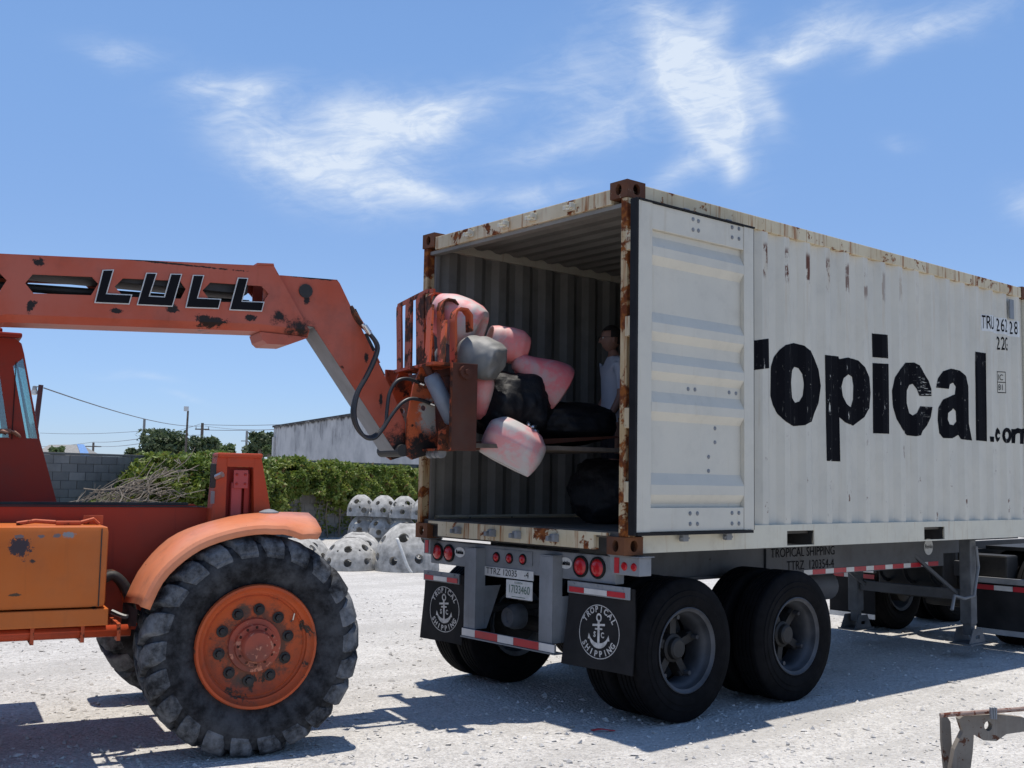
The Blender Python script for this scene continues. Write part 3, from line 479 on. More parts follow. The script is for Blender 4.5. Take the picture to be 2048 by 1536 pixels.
LET = {'r': [[(1.416, 2.788), (1.435, 2.792), (1.455, 2.795), (1.468, 2.798), (1.48, 2.8), (1.492, 2.802), (1.504, 2.805), (1.515, 2.807), (1.527, 2.809), (1.546, 2.813), (1.566, 2.816), (1.585, 2.82), (1.629, 2.827), (1.63, 2.815), (1.631, 2.803), (1.632, 2.791), (1.633, 2.779), (1.634, 2.766), (1.636, 2.754), (1.637, 2.742), (1.638, 2.73), (1.639, 2.718), (1.64, 2.706), (1.641, 2.693), (1.642, 2.681), (1.643, 2.669), (1.644, 2.657), (1.645, 2.645), (1.646, 2.632), (1.647, 2.62), (1.648, 2.608), (1.649, 2.596), (1.59, 2.587), (1.57, 2.584), (1.55, 2.581), (1.53, 2.578), (1.517, 2.575), (1.505, 2.573), (1.493, 2.571), (1.481, 2.569), (1.469, 2.567), (1.455, 2.564), (1.435, 2.561), (1.415, 2.558), (1.415, 2.57), (1.415, 2.582), (1.415, 2.594), (1.415, 2.606), (1.416, 2.618), (1.416, 2.63), (1.416, 2.643), (1.416, 2.655), (1.416, 2.667), (1.416, 2.679), (1.416, 2.691), (1.416, 2.703), (1.416, 2.715), (1.416, 2.728), (1.416, 2.74), (1.416, 2.752), (1.416, 2.764), (1.416, 2.776)]], 'o': [[(1.979, 2.826), (1.999, 2.825), (2.02, 2.824), (2.034, 2.822), (2.046, 2.819), (2.058, 2.817), (2.07, 2.815), (2.082, 2.812), (2.093, 2.804), (2.11, 2.796), (2.129, 2.789), (2.147, 2.781), (2.18, 2.776), (2.224, 2.769), (2.233, 2.757), (2.243, 2.746), (2.252, 2.734), (2.261, 2.722), (2.27, 2.71), (2.278, 2.697), (2.286, 2.685), (2.295, 2.673), (2.303, 2.66), (2.311, 2.648), (2.315, 2.635), (2.317, 2.622), (2.319, 2.608), (2.32, 2.595), (2.322, 2.582), (2.324, 2.569), (2.325, 2.555), (2.327, 2.542), (2.329, 2.529), (2.331, 2.516), (2.332, 2.502), (2.33, 2.49), (2.329, 2.477), (2.327, 2.464), (2.325, 2.451), (2.324, 2.438), (2.322, 2.426), (2.32, 2.413), (2.318, 2.4), (2.317, 2.387), (2.315, 2.375), (2.313, 2.362), (2.308, 2.35), (2.299, 2.337), (2.29, 2.325), (2.282, 2.312), (2.273, 2.3), (2.265, 2.287), (2.256, 2.275), (2.249, 2.261), (2.242, 2.247), (2.234, 2.232), (2.227, 2.218), (2.204, 2.203), (2.152, 2.194), (2.133, 2.187), (2.115, 2.18), (2.096, 2.173), (2.085, 2.167), (2.071, 2.165), (2.058, 2.163), (2.044, 2.162), (2.031, 2.16), (2.012, 2.158), (1.989, 2.156), (1.966, 2.154), (1.946, 2.161), (1.879, 2.164), (1.859, 2.171), (1.839, 2.177), (1.819, 2.184), (1.806, 2.192), (1.797, 2.2), (1.788, 2.208), (1.779, 2.217), (1.769, 2.225), (1.76, 2.233), (1.751, 2.242), (1.745, 2.253), (1.738, 2.263), (1.729, 2.274), (1.72, 2.285), (1.711, 2.295), (1.702, 2.306), (1.696, 2.318), (1.691, 2.33), (1.686, 2.342), (1.68, 2.354), (1.675, 2.365), (1.67, 2.377), (1.67, 2.39), (1.67, 2.403), (1.671, 2.415), (1.671, 2.428), (1.671, 2.44), (1.671, 2.453), (1.672, 2.466), (1.672, 2.478), (1.672, 2.491), (1.673, 2.504), (1.673, 2.516), (1.673, 2.529), (1.674, 2.542), (1.674, 2.554), (1.674, 2.567), (1.675, 2.58), (1.675, 2.592), (1.675, 2.605), (1.682, 2.619), (1.688, 2.633), (1.695, 2.647), (1.702, 2.661), (1.708, 2.675), (1.715, 2.689), (1.728, 2.701), (1.741, 2.713), (1.75, 2.724), (1.758, 2.735), (1.766, 2.746), (1.776, 2.756), (1.787, 2.765), (1.797, 2.774), (1.808, 2.783), (1.824, 2.793), (1.845, 2.798), (1.867, 2.803), (1.918, 2.813), (1.957, 2.821)], [(1.982, 2.632), (2.011, 2.63), (2.034, 2.627), (2.041, 2.615), (2.049, 2.603), (2.057, 2.591), (2.064, 2.58), (2.066, 2.566), (2.069, 2.552), (2.071, 2.539), (2.073, 2.525), (2.075, 2.511), (2.077, 2.498), (2.076, 2.484), (2.074, 2.47), (2.072, 2.456), (2.071, 2.443), (2.069, 2.429), (2.068, 2.415), (2.066, 2.401), (2.059, 2.39), (2.052, 2.379), (2.046, 2.368), (2.039, 2.356), (2.019, 2.35), (1.991, 2.343), (1.978, 2.356), (1.965, 2.369), (1.953, 2.381), (1.951, 2.394), (1.95, 2.406), (1.949, 2.418), (1.948, 2.43), (1.946, 2.442), (1.945, 2.455), (1.944, 2.467), (1.943, 2.479), (1.941, 2.491), (1.937, 2.503), (1.942, 2.517), (1.944, 2.531), (1.946, 2.545), (1.948, 2.558), (1.95, 2.572), (1.952, 2.586), (1.955, 2.6), (1.968, 2.616)]], 'p': [[(2.367, 2.761), (2.382, 2.761), (2.403, 2.761), (2.425, 2.762), (2.457, 2.763), (2.52, 2.77), (2.542, 2.77), (2.565, 2.771), (2.587, 2.771), (2.602, 2.771), (2.605, 2.748), (2.617, 2.751), (2.63, 2.754), (2.643, 2.757), (2.657, 2.76), (2.677, 2.764), (2.7, 2.768), (2.725, 2.766), (2.804, 2.771), (2.829, 2.769), (2.855, 2.767), (2.878, 2.764), (2.893, 2.76), (2.902, 2.751), (2.912, 2.742), (2.921, 2.732), (2.931, 2.723), (2.94, 2.714), (2.955, 2.705), (2.965, 2.693), (2.974, 2.681), (2.983, 2.67), (2.992, 2.658), (3.001, 2.646), (3.01, 2.634), (3.074, 2.628), (3.076, 2.615), (3.077, 2.602), (3.079, 2.589), (3.08, 2.575), (3.082, 2.562), (3.084, 2.549), (3.085, 2.536), (3.087, 2.523), (3.088, 2.509), (3.09, 2.496), (3.088, 2.483), (3.086, 2.469), (3.084, 2.456), (3.081, 2.442), (3.079, 2.429), (3.077, 2.416), (3.075, 2.402), (3.07, 2.389), (3.052, 2.374), (3.034, 2.359), (3.0, 2.344), (2.987, 2.33), (2.974, 2.315), (2.96, 2.301), (2.947, 2.287), (2.938, 2.274), (2.927, 2.265), (2.916, 2.257), (2.905, 2.248), (2.895, 2.24), (2.884, 2.232), (2.871, 2.223), (2.852, 2.214), (2.833, 2.205), (2.814, 2.196), (2.784, 2.201), (2.712, 2.202), (2.688, 2.207), (2.664, 2.211), (2.649, 2.217), (2.638, 2.227), (2.627, 2.237), (2.615, 2.247), (2.604, 2.258), (2.604, 2.245), (2.605, 2.232), (2.605, 2.219), (2.605, 2.206), (2.605, 2.194), (2.605, 2.181), (2.605, 2.168), (2.605, 2.155), (2.605, 2.142), (2.606, 2.129), (2.606, 2.117), (2.606, 2.104), (2.606, 2.091), (2.606, 2.078), (2.606, 2.065), (2.606, 2.053), (2.606, 2.04), (2.607, 2.027), (2.607, 2.014), (2.607, 2.002), (2.607, 1.989), (2.607, 1.976), (2.607, 1.963), (2.607, 1.95), (2.607, 1.938), (2.608, 1.925), (2.608, 1.912), (2.608, 1.899), (2.608, 1.887), (2.595, 1.887), (2.576, 1.887), (2.554, 1.887), (2.532, 1.887), (2.51, 1.887), (2.437, 1.886), (2.415, 1.886), (2.393, 1.886), (2.374, 1.887), (2.374, 1.899), (2.374, 1.912), (2.374, 1.924), (2.374, 1.937), (2.374, 1.949), (2.374, 1.962), (2.373, 1.975), (2.373, 1.987), (2.373, 2.0), (2.373, 2.012), (2.373, 2.025), (2.373, 2.038), (2.373, 2.05), (2.373, 2.063), (2.373, 2.075), (2.373, 2.088), (2.372, 2.101), (2.372, 2.113), (2.372, 2.126), (2.372, 2.139), (2.372, 2.151), (2.372, 2.164), (2.372, 2.176), (2.372, 2.189), (2.372, 2.202), (2.372, 2.214), (2.371, 2.227), (2.371, 2.24), (2.371, 2.252), (2.371, 2.265), (2.371, 2.278), (2.371, 2.29), (2.371, 2.303), (2.371, 2.316), (2.371, 2.328), (2.371, 2.341), (2.37, 2.354), (2.37, 2.366), (2.37, 2.379), (2.37, 2.392), (2.37, 2.404), (2.37, 2.417), (2.37, 2.43), (2.37, 2.443), (2.37, 2.455), (2.37, 2.468), (2.369, 2.481), (2.369, 2.493), (2.369, 2.506), (2.369, 2.519), (2.369, 2.532), (2.369, 2.544), (2.369, 2.557), (2.369, 2.57), (2.369, 2.582), (2.369, 2.595), (2.368, 2.608), (2.368, 2.621), (2.368, 2.633), (2.368, 2.646), (2.368, 2.659), (2.368, 2.672), (2.368, 2.685), (2.368, 2.697), (2.368, 2.71), (2.368, 2.723), (2.367, 2.736), (2.367, 2.748)], [(2.697, 2.624), (2.725, 2.617), (2.806, 2.616), (2.809, 2.602), (2.812, 2.589), (2.815, 2.576), (2.819, 2.563), (2.822, 2.55), (2.825, 2.537), (2.824, 2.522), (2.823, 2.508), (2.822, 2.493), (2.821, 2.479), (2.82, 2.464), (2.82, 2.45), (2.819, 2.435), (2.818, 2.421), (2.811, 2.406), (2.804, 2.392), (2.797, 2.378), (2.79, 2.363), (2.744, 2.346), (2.71, 2.355), (2.689, 2.364), (2.668, 2.374), (2.659, 2.386), (2.652, 2.399), (2.646, 2.412), (2.64, 2.424), (2.634, 2.437), (2.632, 2.45), (2.631, 2.463), (2.629, 2.476), (2.627, 2.489), (2.625, 2.502), (2.624, 2.515), (2.627, 2.53), (2.631, 2.544), (2.634, 2.558), (2.638, 2.573), (2.641, 2.587), (2.651, 2.596), (2.662, 2.605), (2.68, 2.614)]], 'i': [[(3.125, 2.758), (3.15, 2.76), (3.168, 2.76), (3.182, 2.76), (3.196, 2.76), (3.21, 2.76), (3.224, 2.76), (3.248, 2.761), (3.274, 2.762), (3.357, 2.771), (3.383, 2.772), (3.383, 2.758), (3.383, 2.744), (3.383, 2.73), (3.383, 2.716), (3.383, 2.703), (3.383, 2.689), (3.383, 2.675), (3.383, 2.661), (3.383, 2.647), (3.383, 2.633), (3.383, 2.619), (3.383, 2.605), (3.383, 2.592), (3.383, 2.578), (3.383, 2.564), (3.383, 2.55), (3.383, 2.536), (3.383, 2.522), (3.383, 2.509), (3.383, 2.495), (3.383, 2.481), (3.383, 2.467), (3.383, 2.453), (3.383, 2.439), (3.383, 2.426), (3.383, 2.412), (3.382, 2.398), (3.382, 2.384), (3.382, 2.37), (3.382, 2.357), (3.382, 2.343), (3.382, 2.329), (3.382, 2.315), (3.382, 2.302), (3.382, 2.288), (3.382, 2.274), (3.382, 2.26), (3.382, 2.246), (3.382, 2.233), (3.382, 2.219), (3.382, 2.205), (3.382, 2.191), (3.382, 2.178), (3.382, 2.164), (3.382, 2.15), (3.349, 2.149), (3.273, 2.146), (3.247, 2.145), (3.223, 2.145), (3.209, 2.145), (3.195, 2.145), (3.181, 2.145), (3.167, 2.145), (3.148, 2.145), (3.122, 2.144), (3.122, 2.157), (3.122, 2.171), (3.122, 2.184), (3.123, 2.197), (3.123, 2.211), (3.123, 2.224), (3.123, 2.237), (3.123, 2.25), (3.123, 2.264), (3.123, 2.277), (3.123, 2.29), (3.123, 2.304), (3.123, 2.317), (3.123, 2.33), (3.123, 2.344), (3.123, 2.357), (3.123, 2.37), (3.123, 2.384), (3.123, 2.397), (3.123, 2.41), (3.123, 2.424), (3.123, 2.437), (3.124, 2.45), (3.124, 2.464), (3.124, 2.477), (3.124, 2.49), (3.124, 2.504), (3.124, 2.517), (3.124, 2.53), (3.124, 2.544), (3.124, 2.557), (3.124, 2.571), (3.124, 2.584), (3.124, 2.597), (3.124, 2.611), (3.124, 2.624), (3.124, 2.637), (3.124, 2.651), (3.124, 2.664), (3.124, 2.678), (3.124, 2.691), (3.125, 2.705), (3.125, 2.718), (3.125, 2.731), (3.125, 2.745)]], 'dot': [[(3.122, 3.019), (3.147, 3.02), (3.166, 3.021), (3.18, 3.02), (3.194, 3.02), (3.207, 3.019), (3.221, 3.019), (3.242, 3.019), (3.268, 3.021), (3.293, 3.022), (3.376, 3.032), (3.376, 3.018), (3.376, 3.004), (3.376, 2.99), (3.377, 2.976), (3.377, 2.961), (3.377, 2.947), (3.377, 2.933), (3.377, 2.919), (3.378, 2.905), (3.378, 2.891), (3.378, 2.877), (3.378, 2.862), (3.378, 2.848), (3.379, 2.834), (3.379, 2.82), (3.319, 2.815), (3.271, 2.811), (3.245, 2.81), (3.222, 2.809), (3.208, 2.81), (3.195, 2.81), (3.181, 2.811), (3.167, 2.811), (3.148, 2.811), (3.123, 2.81), (3.123, 2.824), (3.123, 2.838), (3.123, 2.852), (3.123, 2.866), (3.123, 2.88), (3.123, 2.894), (3.123, 2.908), (3.123, 2.921), (3.123, 2.935), (3.123, 2.949), (3.123, 2.963), (3.122, 2.977), (3.122, 2.991), (3.122, 3.005)]], 'c': [[(3.666, 2.806), (3.696, 2.809), (3.725, 2.811), (3.741, 2.813), (3.757, 2.814), (3.774, 2.815), (3.787, 2.808), (3.808, 2.803), (3.834, 2.798), (3.859, 2.793), (3.934, 2.786), (3.948, 2.771), (3.963, 2.757), (3.977, 2.742), (3.992, 2.73), (4.006, 2.718), (4.014, 2.705), (4.022, 2.693), (4.03, 2.68), (4.038, 2.667), (4.043, 2.651), (4.048, 2.636), (4.053, 2.62), (4.058, 2.605), (4.063, 2.589), (4.063, 2.574), (4.063, 2.558), (4.062, 2.542), (4.062, 2.526), (4.048, 2.526), (4.034, 2.525), (4.019, 2.525), (4.003, 2.524), (3.976, 2.522), (3.95, 2.521), (3.923, 2.519), (3.836, 2.512), (3.826, 2.527), (3.815, 2.542), (3.804, 2.556), (3.794, 2.571), (3.784, 2.583), (3.774, 2.595), (3.765, 2.607), (3.755, 2.619), (3.739, 2.613), (3.724, 2.607), (3.712, 2.592), (3.701, 2.578), (3.69, 2.564), (3.679, 2.55), (3.679, 2.534), (3.678, 2.519), (3.678, 2.504), (3.677, 2.488), (3.677, 2.473), (3.676, 2.457), (3.676, 2.442), (3.683, 2.427), (3.69, 2.412), (3.696, 2.397), (3.703, 2.382), (3.71, 2.367), (3.717, 2.352), (3.735, 2.342), (3.751, 2.331), (3.764, 2.339), (3.777, 2.347), (3.79, 2.355), (3.803, 2.371), (3.818, 2.387), (3.833, 2.404), (3.848, 2.42), (3.935, 2.425), (3.962, 2.426), (3.99, 2.426), (4.012, 2.427), (4.027, 2.426), (4.041, 2.426), (4.056, 2.425), (4.07, 2.425), (4.067, 2.409), (4.064, 2.393), (4.061, 2.377), (4.058, 2.362), (4.055, 2.346), (4.053, 2.33), (4.046, 2.317), (4.04, 2.304), (4.034, 2.29), (4.027, 2.277), (4.021, 2.264), (4.015, 2.251), (4.003, 2.239), (3.984, 2.226), (3.965, 2.213), (3.946, 2.201), (3.936, 2.187), (3.925, 2.172), (3.855, 2.155), (3.825, 2.151), (3.796, 2.146), (3.779, 2.143), (3.765, 2.144), (3.75, 2.145), (3.736, 2.146), (3.72, 2.147), (3.694, 2.148), (3.668, 2.148), (3.65, 2.161), (3.575, 2.172), (3.557, 2.185), (3.54, 2.198), (3.526, 2.21), (3.513, 2.223), (3.504, 2.235), (3.496, 2.248), (3.489, 2.261), (3.481, 2.273), (3.474, 2.286), (3.47, 2.3), (3.466, 2.314), (3.462, 2.328), (3.458, 2.342), (3.454, 2.356), (3.45, 2.37), (3.446, 2.384), (3.442, 2.398), (3.442, 2.412), (3.441, 2.425), (3.44, 2.439), (3.439, 2.452), (3.438, 2.466), (3.437, 2.479), (3.436, 2.493), (3.435, 2.506), (3.434, 2.52), (3.433, 2.534), (3.438, 2.547), (3.443, 2.561), (3.446, 2.575), (3.449, 2.588), (3.452, 2.602), (3.455, 2.615), (3.458, 2.629), (3.461, 2.643), (3.464, 2.656), (3.472, 2.668), (3.48, 2.68), (3.487, 2.691), (3.495, 2.703), (3.503, 2.715), (3.512, 2.727), (3.531, 2.741), (3.55, 2.755), (3.569, 2.77), (3.647, 2.791)]], 'a': [[(4.425, 2.811), (4.521, 2.817), (4.553, 2.815), (4.579, 2.813), (4.595, 2.81), (4.612, 2.806), (4.623, 2.797), (4.635, 2.787), (4.651, 2.779), (4.674, 2.771), (4.696, 2.762), (4.703, 2.748), (4.775, 2.74), (4.782, 2.725), (4.788, 2.71), (4.795, 2.695), (4.801, 2.68), (4.808, 2.665), (4.807, 2.65), (4.807, 2.635), (4.807, 2.619), (4.806, 2.604), (4.806, 2.588), (4.806, 2.573), (4.805, 2.557), (4.805, 2.542), (4.805, 2.526), (4.804, 2.511), (4.804, 2.496), (4.804, 2.48), (4.803, 2.465), (4.803, 2.449), (4.803, 2.434), (4.802, 2.419), (4.802, 2.403), (4.802, 2.388), (4.801, 2.372), (4.801, 2.357), (4.801, 2.342), (4.8, 2.326), (4.8, 2.311), (4.806, 2.296), (4.811, 2.281), (4.816, 2.266), (4.822, 2.25), (4.827, 2.235), (4.833, 2.22), (4.838, 2.205), (4.843, 2.19), (4.849, 2.175), (4.854, 2.159), (4.858, 2.144), (4.828, 2.145), (4.796, 2.146), (4.699, 2.143), (4.668, 2.144), (4.639, 2.145), (4.623, 2.146), (4.608, 2.148), (4.6, 2.161), (4.592, 2.174), (4.584, 2.187), (4.565, 2.179), (4.537, 2.17), (4.509, 2.16), (4.417, 2.148), (4.388, 2.148), (4.359, 2.147), (4.344, 2.147), (4.329, 2.147), (4.314, 2.147), (4.299, 2.148), (4.286, 2.162), (4.264, 2.176), (4.241, 2.19), (4.238, 2.205), (4.235, 2.221), (4.231, 2.237), (4.228, 2.252), (4.225, 2.268), (4.222, 2.284), (4.218, 2.3), (4.215, 2.315), (4.217, 2.331), (4.219, 2.347), (4.222, 2.363), (4.224, 2.379), (4.226, 2.395), (4.229, 2.411), (4.231, 2.427), (4.246, 2.441), (4.261, 2.455), (4.276, 2.469), (4.29, 2.484), (4.298, 2.497), (4.306, 2.511), (4.32, 2.517), (4.334, 2.524), (4.349, 2.53), (4.368, 2.537), (4.395, 2.545), (4.423, 2.553), (4.515, 2.566), (4.544, 2.574), (4.547, 2.589), (4.551, 2.604), (4.555, 2.619), (4.559, 2.634), (4.562, 2.649), (4.547, 2.66), (4.531, 2.671), (4.516, 2.683), (4.419, 2.668), (4.388, 2.659), (4.382, 2.644), (4.376, 2.628), (4.37, 2.613), (4.349, 2.613), (4.333, 2.614), (4.318, 2.615), (4.302, 2.616), (4.283, 2.617), (4.253, 2.616), (4.224, 2.616), (4.132, 2.609), (4.139, 2.624), (4.207, 2.646), (4.214, 2.661), (4.221, 2.676), (4.227, 2.691), (4.234, 2.706), (4.253, 2.721), (4.272, 2.736), (4.291, 2.751), (4.301, 2.764), (4.311, 2.778), (4.327, 2.784), (4.343, 2.79), (4.361, 2.796), (4.393, 2.804)], [(4.513, 2.435), (4.533, 2.424), (4.554, 2.413), (4.555, 2.397), (4.556, 2.38), (4.557, 2.364), (4.558, 2.348), (4.559, 2.332), (4.56, 2.316), (4.542, 2.303), (4.525, 2.291), (4.507, 2.278), (4.409, 2.276), (4.374, 2.277), (4.362, 2.292), (4.354, 2.306), (4.348, 2.321), (4.349, 2.337), (4.35, 2.353), (4.351, 2.369), (4.352, 2.385), (4.372, 2.396), (4.398, 2.407), (4.423, 2.418)]], 'l': [[(4.903, 3.017), (4.919, 3.015), (4.944, 3.015), (4.976, 3.015), (5.075, 3.024), (5.107, 3.025), (5.139, 3.025), (5.155, 3.024), (5.155, 3.008), (5.155, 2.993), (5.155, 2.977), (5.155, 2.962), (5.154, 2.946), (5.154, 2.931), (5.154, 2.915), (5.154, 2.9), (5.154, 2.884), (5.154, 2.869), (5.154, 2.853), (5.154, 2.838), (5.153, 2.822), (5.153, 2.807), (5.153, 2.792), (5.153, 2.776), (5.153, 2.761), (5.153, 2.745), (5.153, 2.73), (5.153, 2.714), (5.153, 2.699), (5.152, 2.683), (5.152, 2.668), (5.152, 2.653), (5.152, 2.637), (5.152, 2.622), (5.152, 2.606), (5.152, 2.591), (5.152, 2.576), (5.151, 2.56), (5.151, 2.545), (5.151, 2.53), (5.151, 2.514), (5.151, 2.499), (5.151, 2.483), (5.151, 2.468), (5.151, 2.453), (5.15, 2.437), (5.15, 2.422), (5.15, 2.407), (5.15, 2.391), (5.15, 2.376), (5.15, 2.361), (5.15, 2.345), (5.15, 2.33), (5.149, 2.315), (5.149, 2.299), (5.149, 2.284), (5.149, 2.269), (5.149, 2.253), (5.149, 2.238), (5.149, 2.223), (5.149, 2.207), (5.149, 2.192), (5.148, 2.177), (5.148, 2.162), (5.148, 2.146), (5.125, 2.147), (5.094, 2.147), (5.062, 2.148), (4.963, 2.145), (4.932, 2.145), (4.912, 2.146), (4.897, 2.147), (4.897, 2.162), (4.897, 2.177), (4.897, 2.192), (4.897, 2.206), (4.897, 2.221), (4.897, 2.236), (4.897, 2.251), (4.898, 2.266), (4.898, 2.281), (4.898, 2.296), (4.898, 2.311), (4.898, 2.326), (4.898, 2.341), (4.898, 2.356), (4.898, 2.371), (4.898, 2.386), (4.898, 2.401), (4.899, 2.415), (4.899, 2.43), (4.899, 2.445), (4.899, 2.46), (4.899, 2.475), (4.899, 2.49), (4.899, 2.505), (4.899, 2.52), (4.899, 2.535), (4.9, 2.55), (4.9, 2.565), (4.9, 2.58), (4.9, 2.595), (4.9, 2.61), (4.9, 2.625), (4.9, 2.64), (4.9, 2.655), (4.9, 2.67), (4.9, 2.685), (4.901, 2.7), (4.901, 2.715), (4.901, 2.73), (4.901, 2.745), (4.901, 2.76), (4.901, 2.776), (4.901, 2.791), (4.901, 2.806), (4.901, 2.821), (4.902, 2.836), (4.902, 2.851), (4.902, 2.866), (4.902, 2.881), (4.902, 2.896), (4.902, 2.911), (4.902, 2.926), (4.902, 2.941), (4.902, 2.956), (4.903, 2.971), (4.903, 2.987), (4.903, 3.002)]], 'stop': [[(5.177, 2.197), (5.199, 2.196), (5.236, 2.196), (5.235, 2.178), (5.234, 2.16), (5.234, 2.142), (5.2, 2.143), (5.179, 2.144), (5.178, 2.162), (5.178, 2.18)]], 'c2': [[(5.373, 2.295), (5.401, 2.279), (5.425, 2.262), (5.426, 2.245), (5.428, 2.228), (5.384, 2.233), (5.366, 2.21), (5.382, 2.189), (5.427, 2.201), (5.421, 2.185), (5.41, 2.169), (5.366, 2.146), (5.351, 2.16), (5.266, 2.172), (5.26, 2.191), (5.254, 2.21), (5.262, 2.231), (5.27, 2.251), (5.356, 2.275)]], 'o2': [[(5.675, 2.226), (5.669, 2.201), (5.653, 2.178), (5.63, 2.16), (5.53, 2.145), (5.496, 2.14), (5.479, 2.143), (5.466, 2.154), (5.455, 2.171), (5.449, 2.192), (5.447, 2.217), (5.45, 2.241), (5.457, 2.263), (5.469, 2.281), (5.483, 2.292), (5.504, 2.297), (5.537, 2.294), (5.636, 2.288), (5.658, 2.272), (5.671, 2.25)], [(5.542, 2.22), (5.536, 2.201), (5.52, 2.186), (5.50, 2.181), (5.486, 2.185), (5.479, 2.199), (5.477, 2.217), (5.48, 2.236), (5.487, 2.25), (5.504, 2.256), (5.523, 2.252), (5.537, 2.238)]], 'm': [[(5.671, 2.291), (5.708, 2.293), (5.728, 2.293), (5.755, 2.306), (5.776, 2.301), (5.817, 2.297), (5.925, 2.306), (5.961, 2.312), (5.992, 2.317), (6.01, 2.303), (6.028, 2.289), (6.028, 2.271), (6.028, 2.253), (6.028, 2.236), (6.028, 2.218), (6.028, 2.201), (6.028, 2.183), (6.028, 2.165), (6.028, 2.148), (6.01, 2.148), (5.992, 2.149), (5.992, 2.167), (5.993, 2.185), (5.993, 2.203), (5.993, 2.221), (5.994, 2.239), (5.994, 2.258), (5.948, 2.256), (5.946, 2.238), (5.944, 2.219), (5.941, 2.201), (5.939, 2.183), (5.937, 2.165), (5.935, 2.147), (5.822, 2.144), (5.783, 2.144), (5.784, 2.162), (5.785, 2.179), (5.786, 2.197), (5.787, 2.214), (5.788, 2.231), (5.788, 2.249), (5.754, 2.251), (5.732, 2.236), (5.731, 2.218), (5.73, 2.2), (5.728, 2.182), (5.727, 2.164), (5.726, 2.146), (5.707, 2.148), (5.671, 2.148), (5.671, 2.164), (5.671, 2.18), (5.671, 2.196), (5.671, 2.212), (5.671, 2.228), (5.671, 2.243), (5.671, 2.259), (5.671, 2.275)]]}
for k, loops in LET.items():
    V, Fs = columns(loops); raw('letter', V, Fs, M['ink'], near_side)
def side_text(body, size, x, z, sx=.8, bold=0.0, align='LEFT'):
    V, Fs = text_geo(body, size, sx, align, bold); bm = bmesh.new()
    vs_ = [bm.verts.new((a + x, 0, b + z)) for a, b in V]
    for f_ in Fs:
        try: bm.faces.new([vs_[i] for i in f_])
        except ValueError: pass
    for xc in corr_breaks(x - .3, x + .5): bmesh.ops.bisect_plane(bm, geom=bm.verts[:] + bm.edges[:] + bm.faces[:], plane_co=(xc, 0, 0), plane_no=(1, 0, 0))
    for v in bm.verts: v.co.y = .0072 + corr(v.co.x)
    me = bpy.data.meshes.new('lettering'); bm.to_mesh(me); bm.free(); me.materials.append(M['text']); o = bpy.data.objects.new('lettering', me); COL.objects.link(o); o.parent = near_side
for xp0, xp1, zp0, zp1 in ((5.09, 5.83, 3.245, 3.412),):
    V = []; Fs = []
    for x in corr_breaks(xp0, xp1): V += [(x, .0085 + corr(x), zp0), (x, .0085 + corr(x), zp1)]
    for i in range(len(V) // 2 - 1): Fs.append((2 * i, 2 * i + 2, 2 * i + 3, 2 * i + 1))
    raw('number_patch', V, Fs, M['offwhite'], near_side)

for ch, xc in zip('TRU26228', (5.132, 5.190, 5.250, 5.424, 5.478, 5.537, 5.706, 5.764)): side_text(ch, .19, xc, 3.33, .50, .0015, 'CENTER')
for ch, xc in zip('22G', (5.424, 5.478, 5.538)): side_text(ch, .19, xc, 3.143, .50, .0015, 'CENTER')
side_text('IC', .085, 5.415, 2.80, .7); side_text('81', .085, 5.415, 2.70, .7)
for (xa, za, xb, zb) in ((5.40, 2.855, 5.50, 2.863), (5.40, 2.75, 5.50, 2.758), (5.40, 2.645, 5.50, 2.653), (5.394, 2.645, 5.402, 2.863), (5.496, 2.645, 5.504, 2.863)):
    V, Fs = columns([[(xa, za), (xb, za), (xb, zb), (xa, zb)]]); raw('label_border', V, Fs, M['text'], near_side)
MB().box((5.615, .0, 3.42), (5.70, .012, 3.62)).build('data_plate', M['galv'], cont)
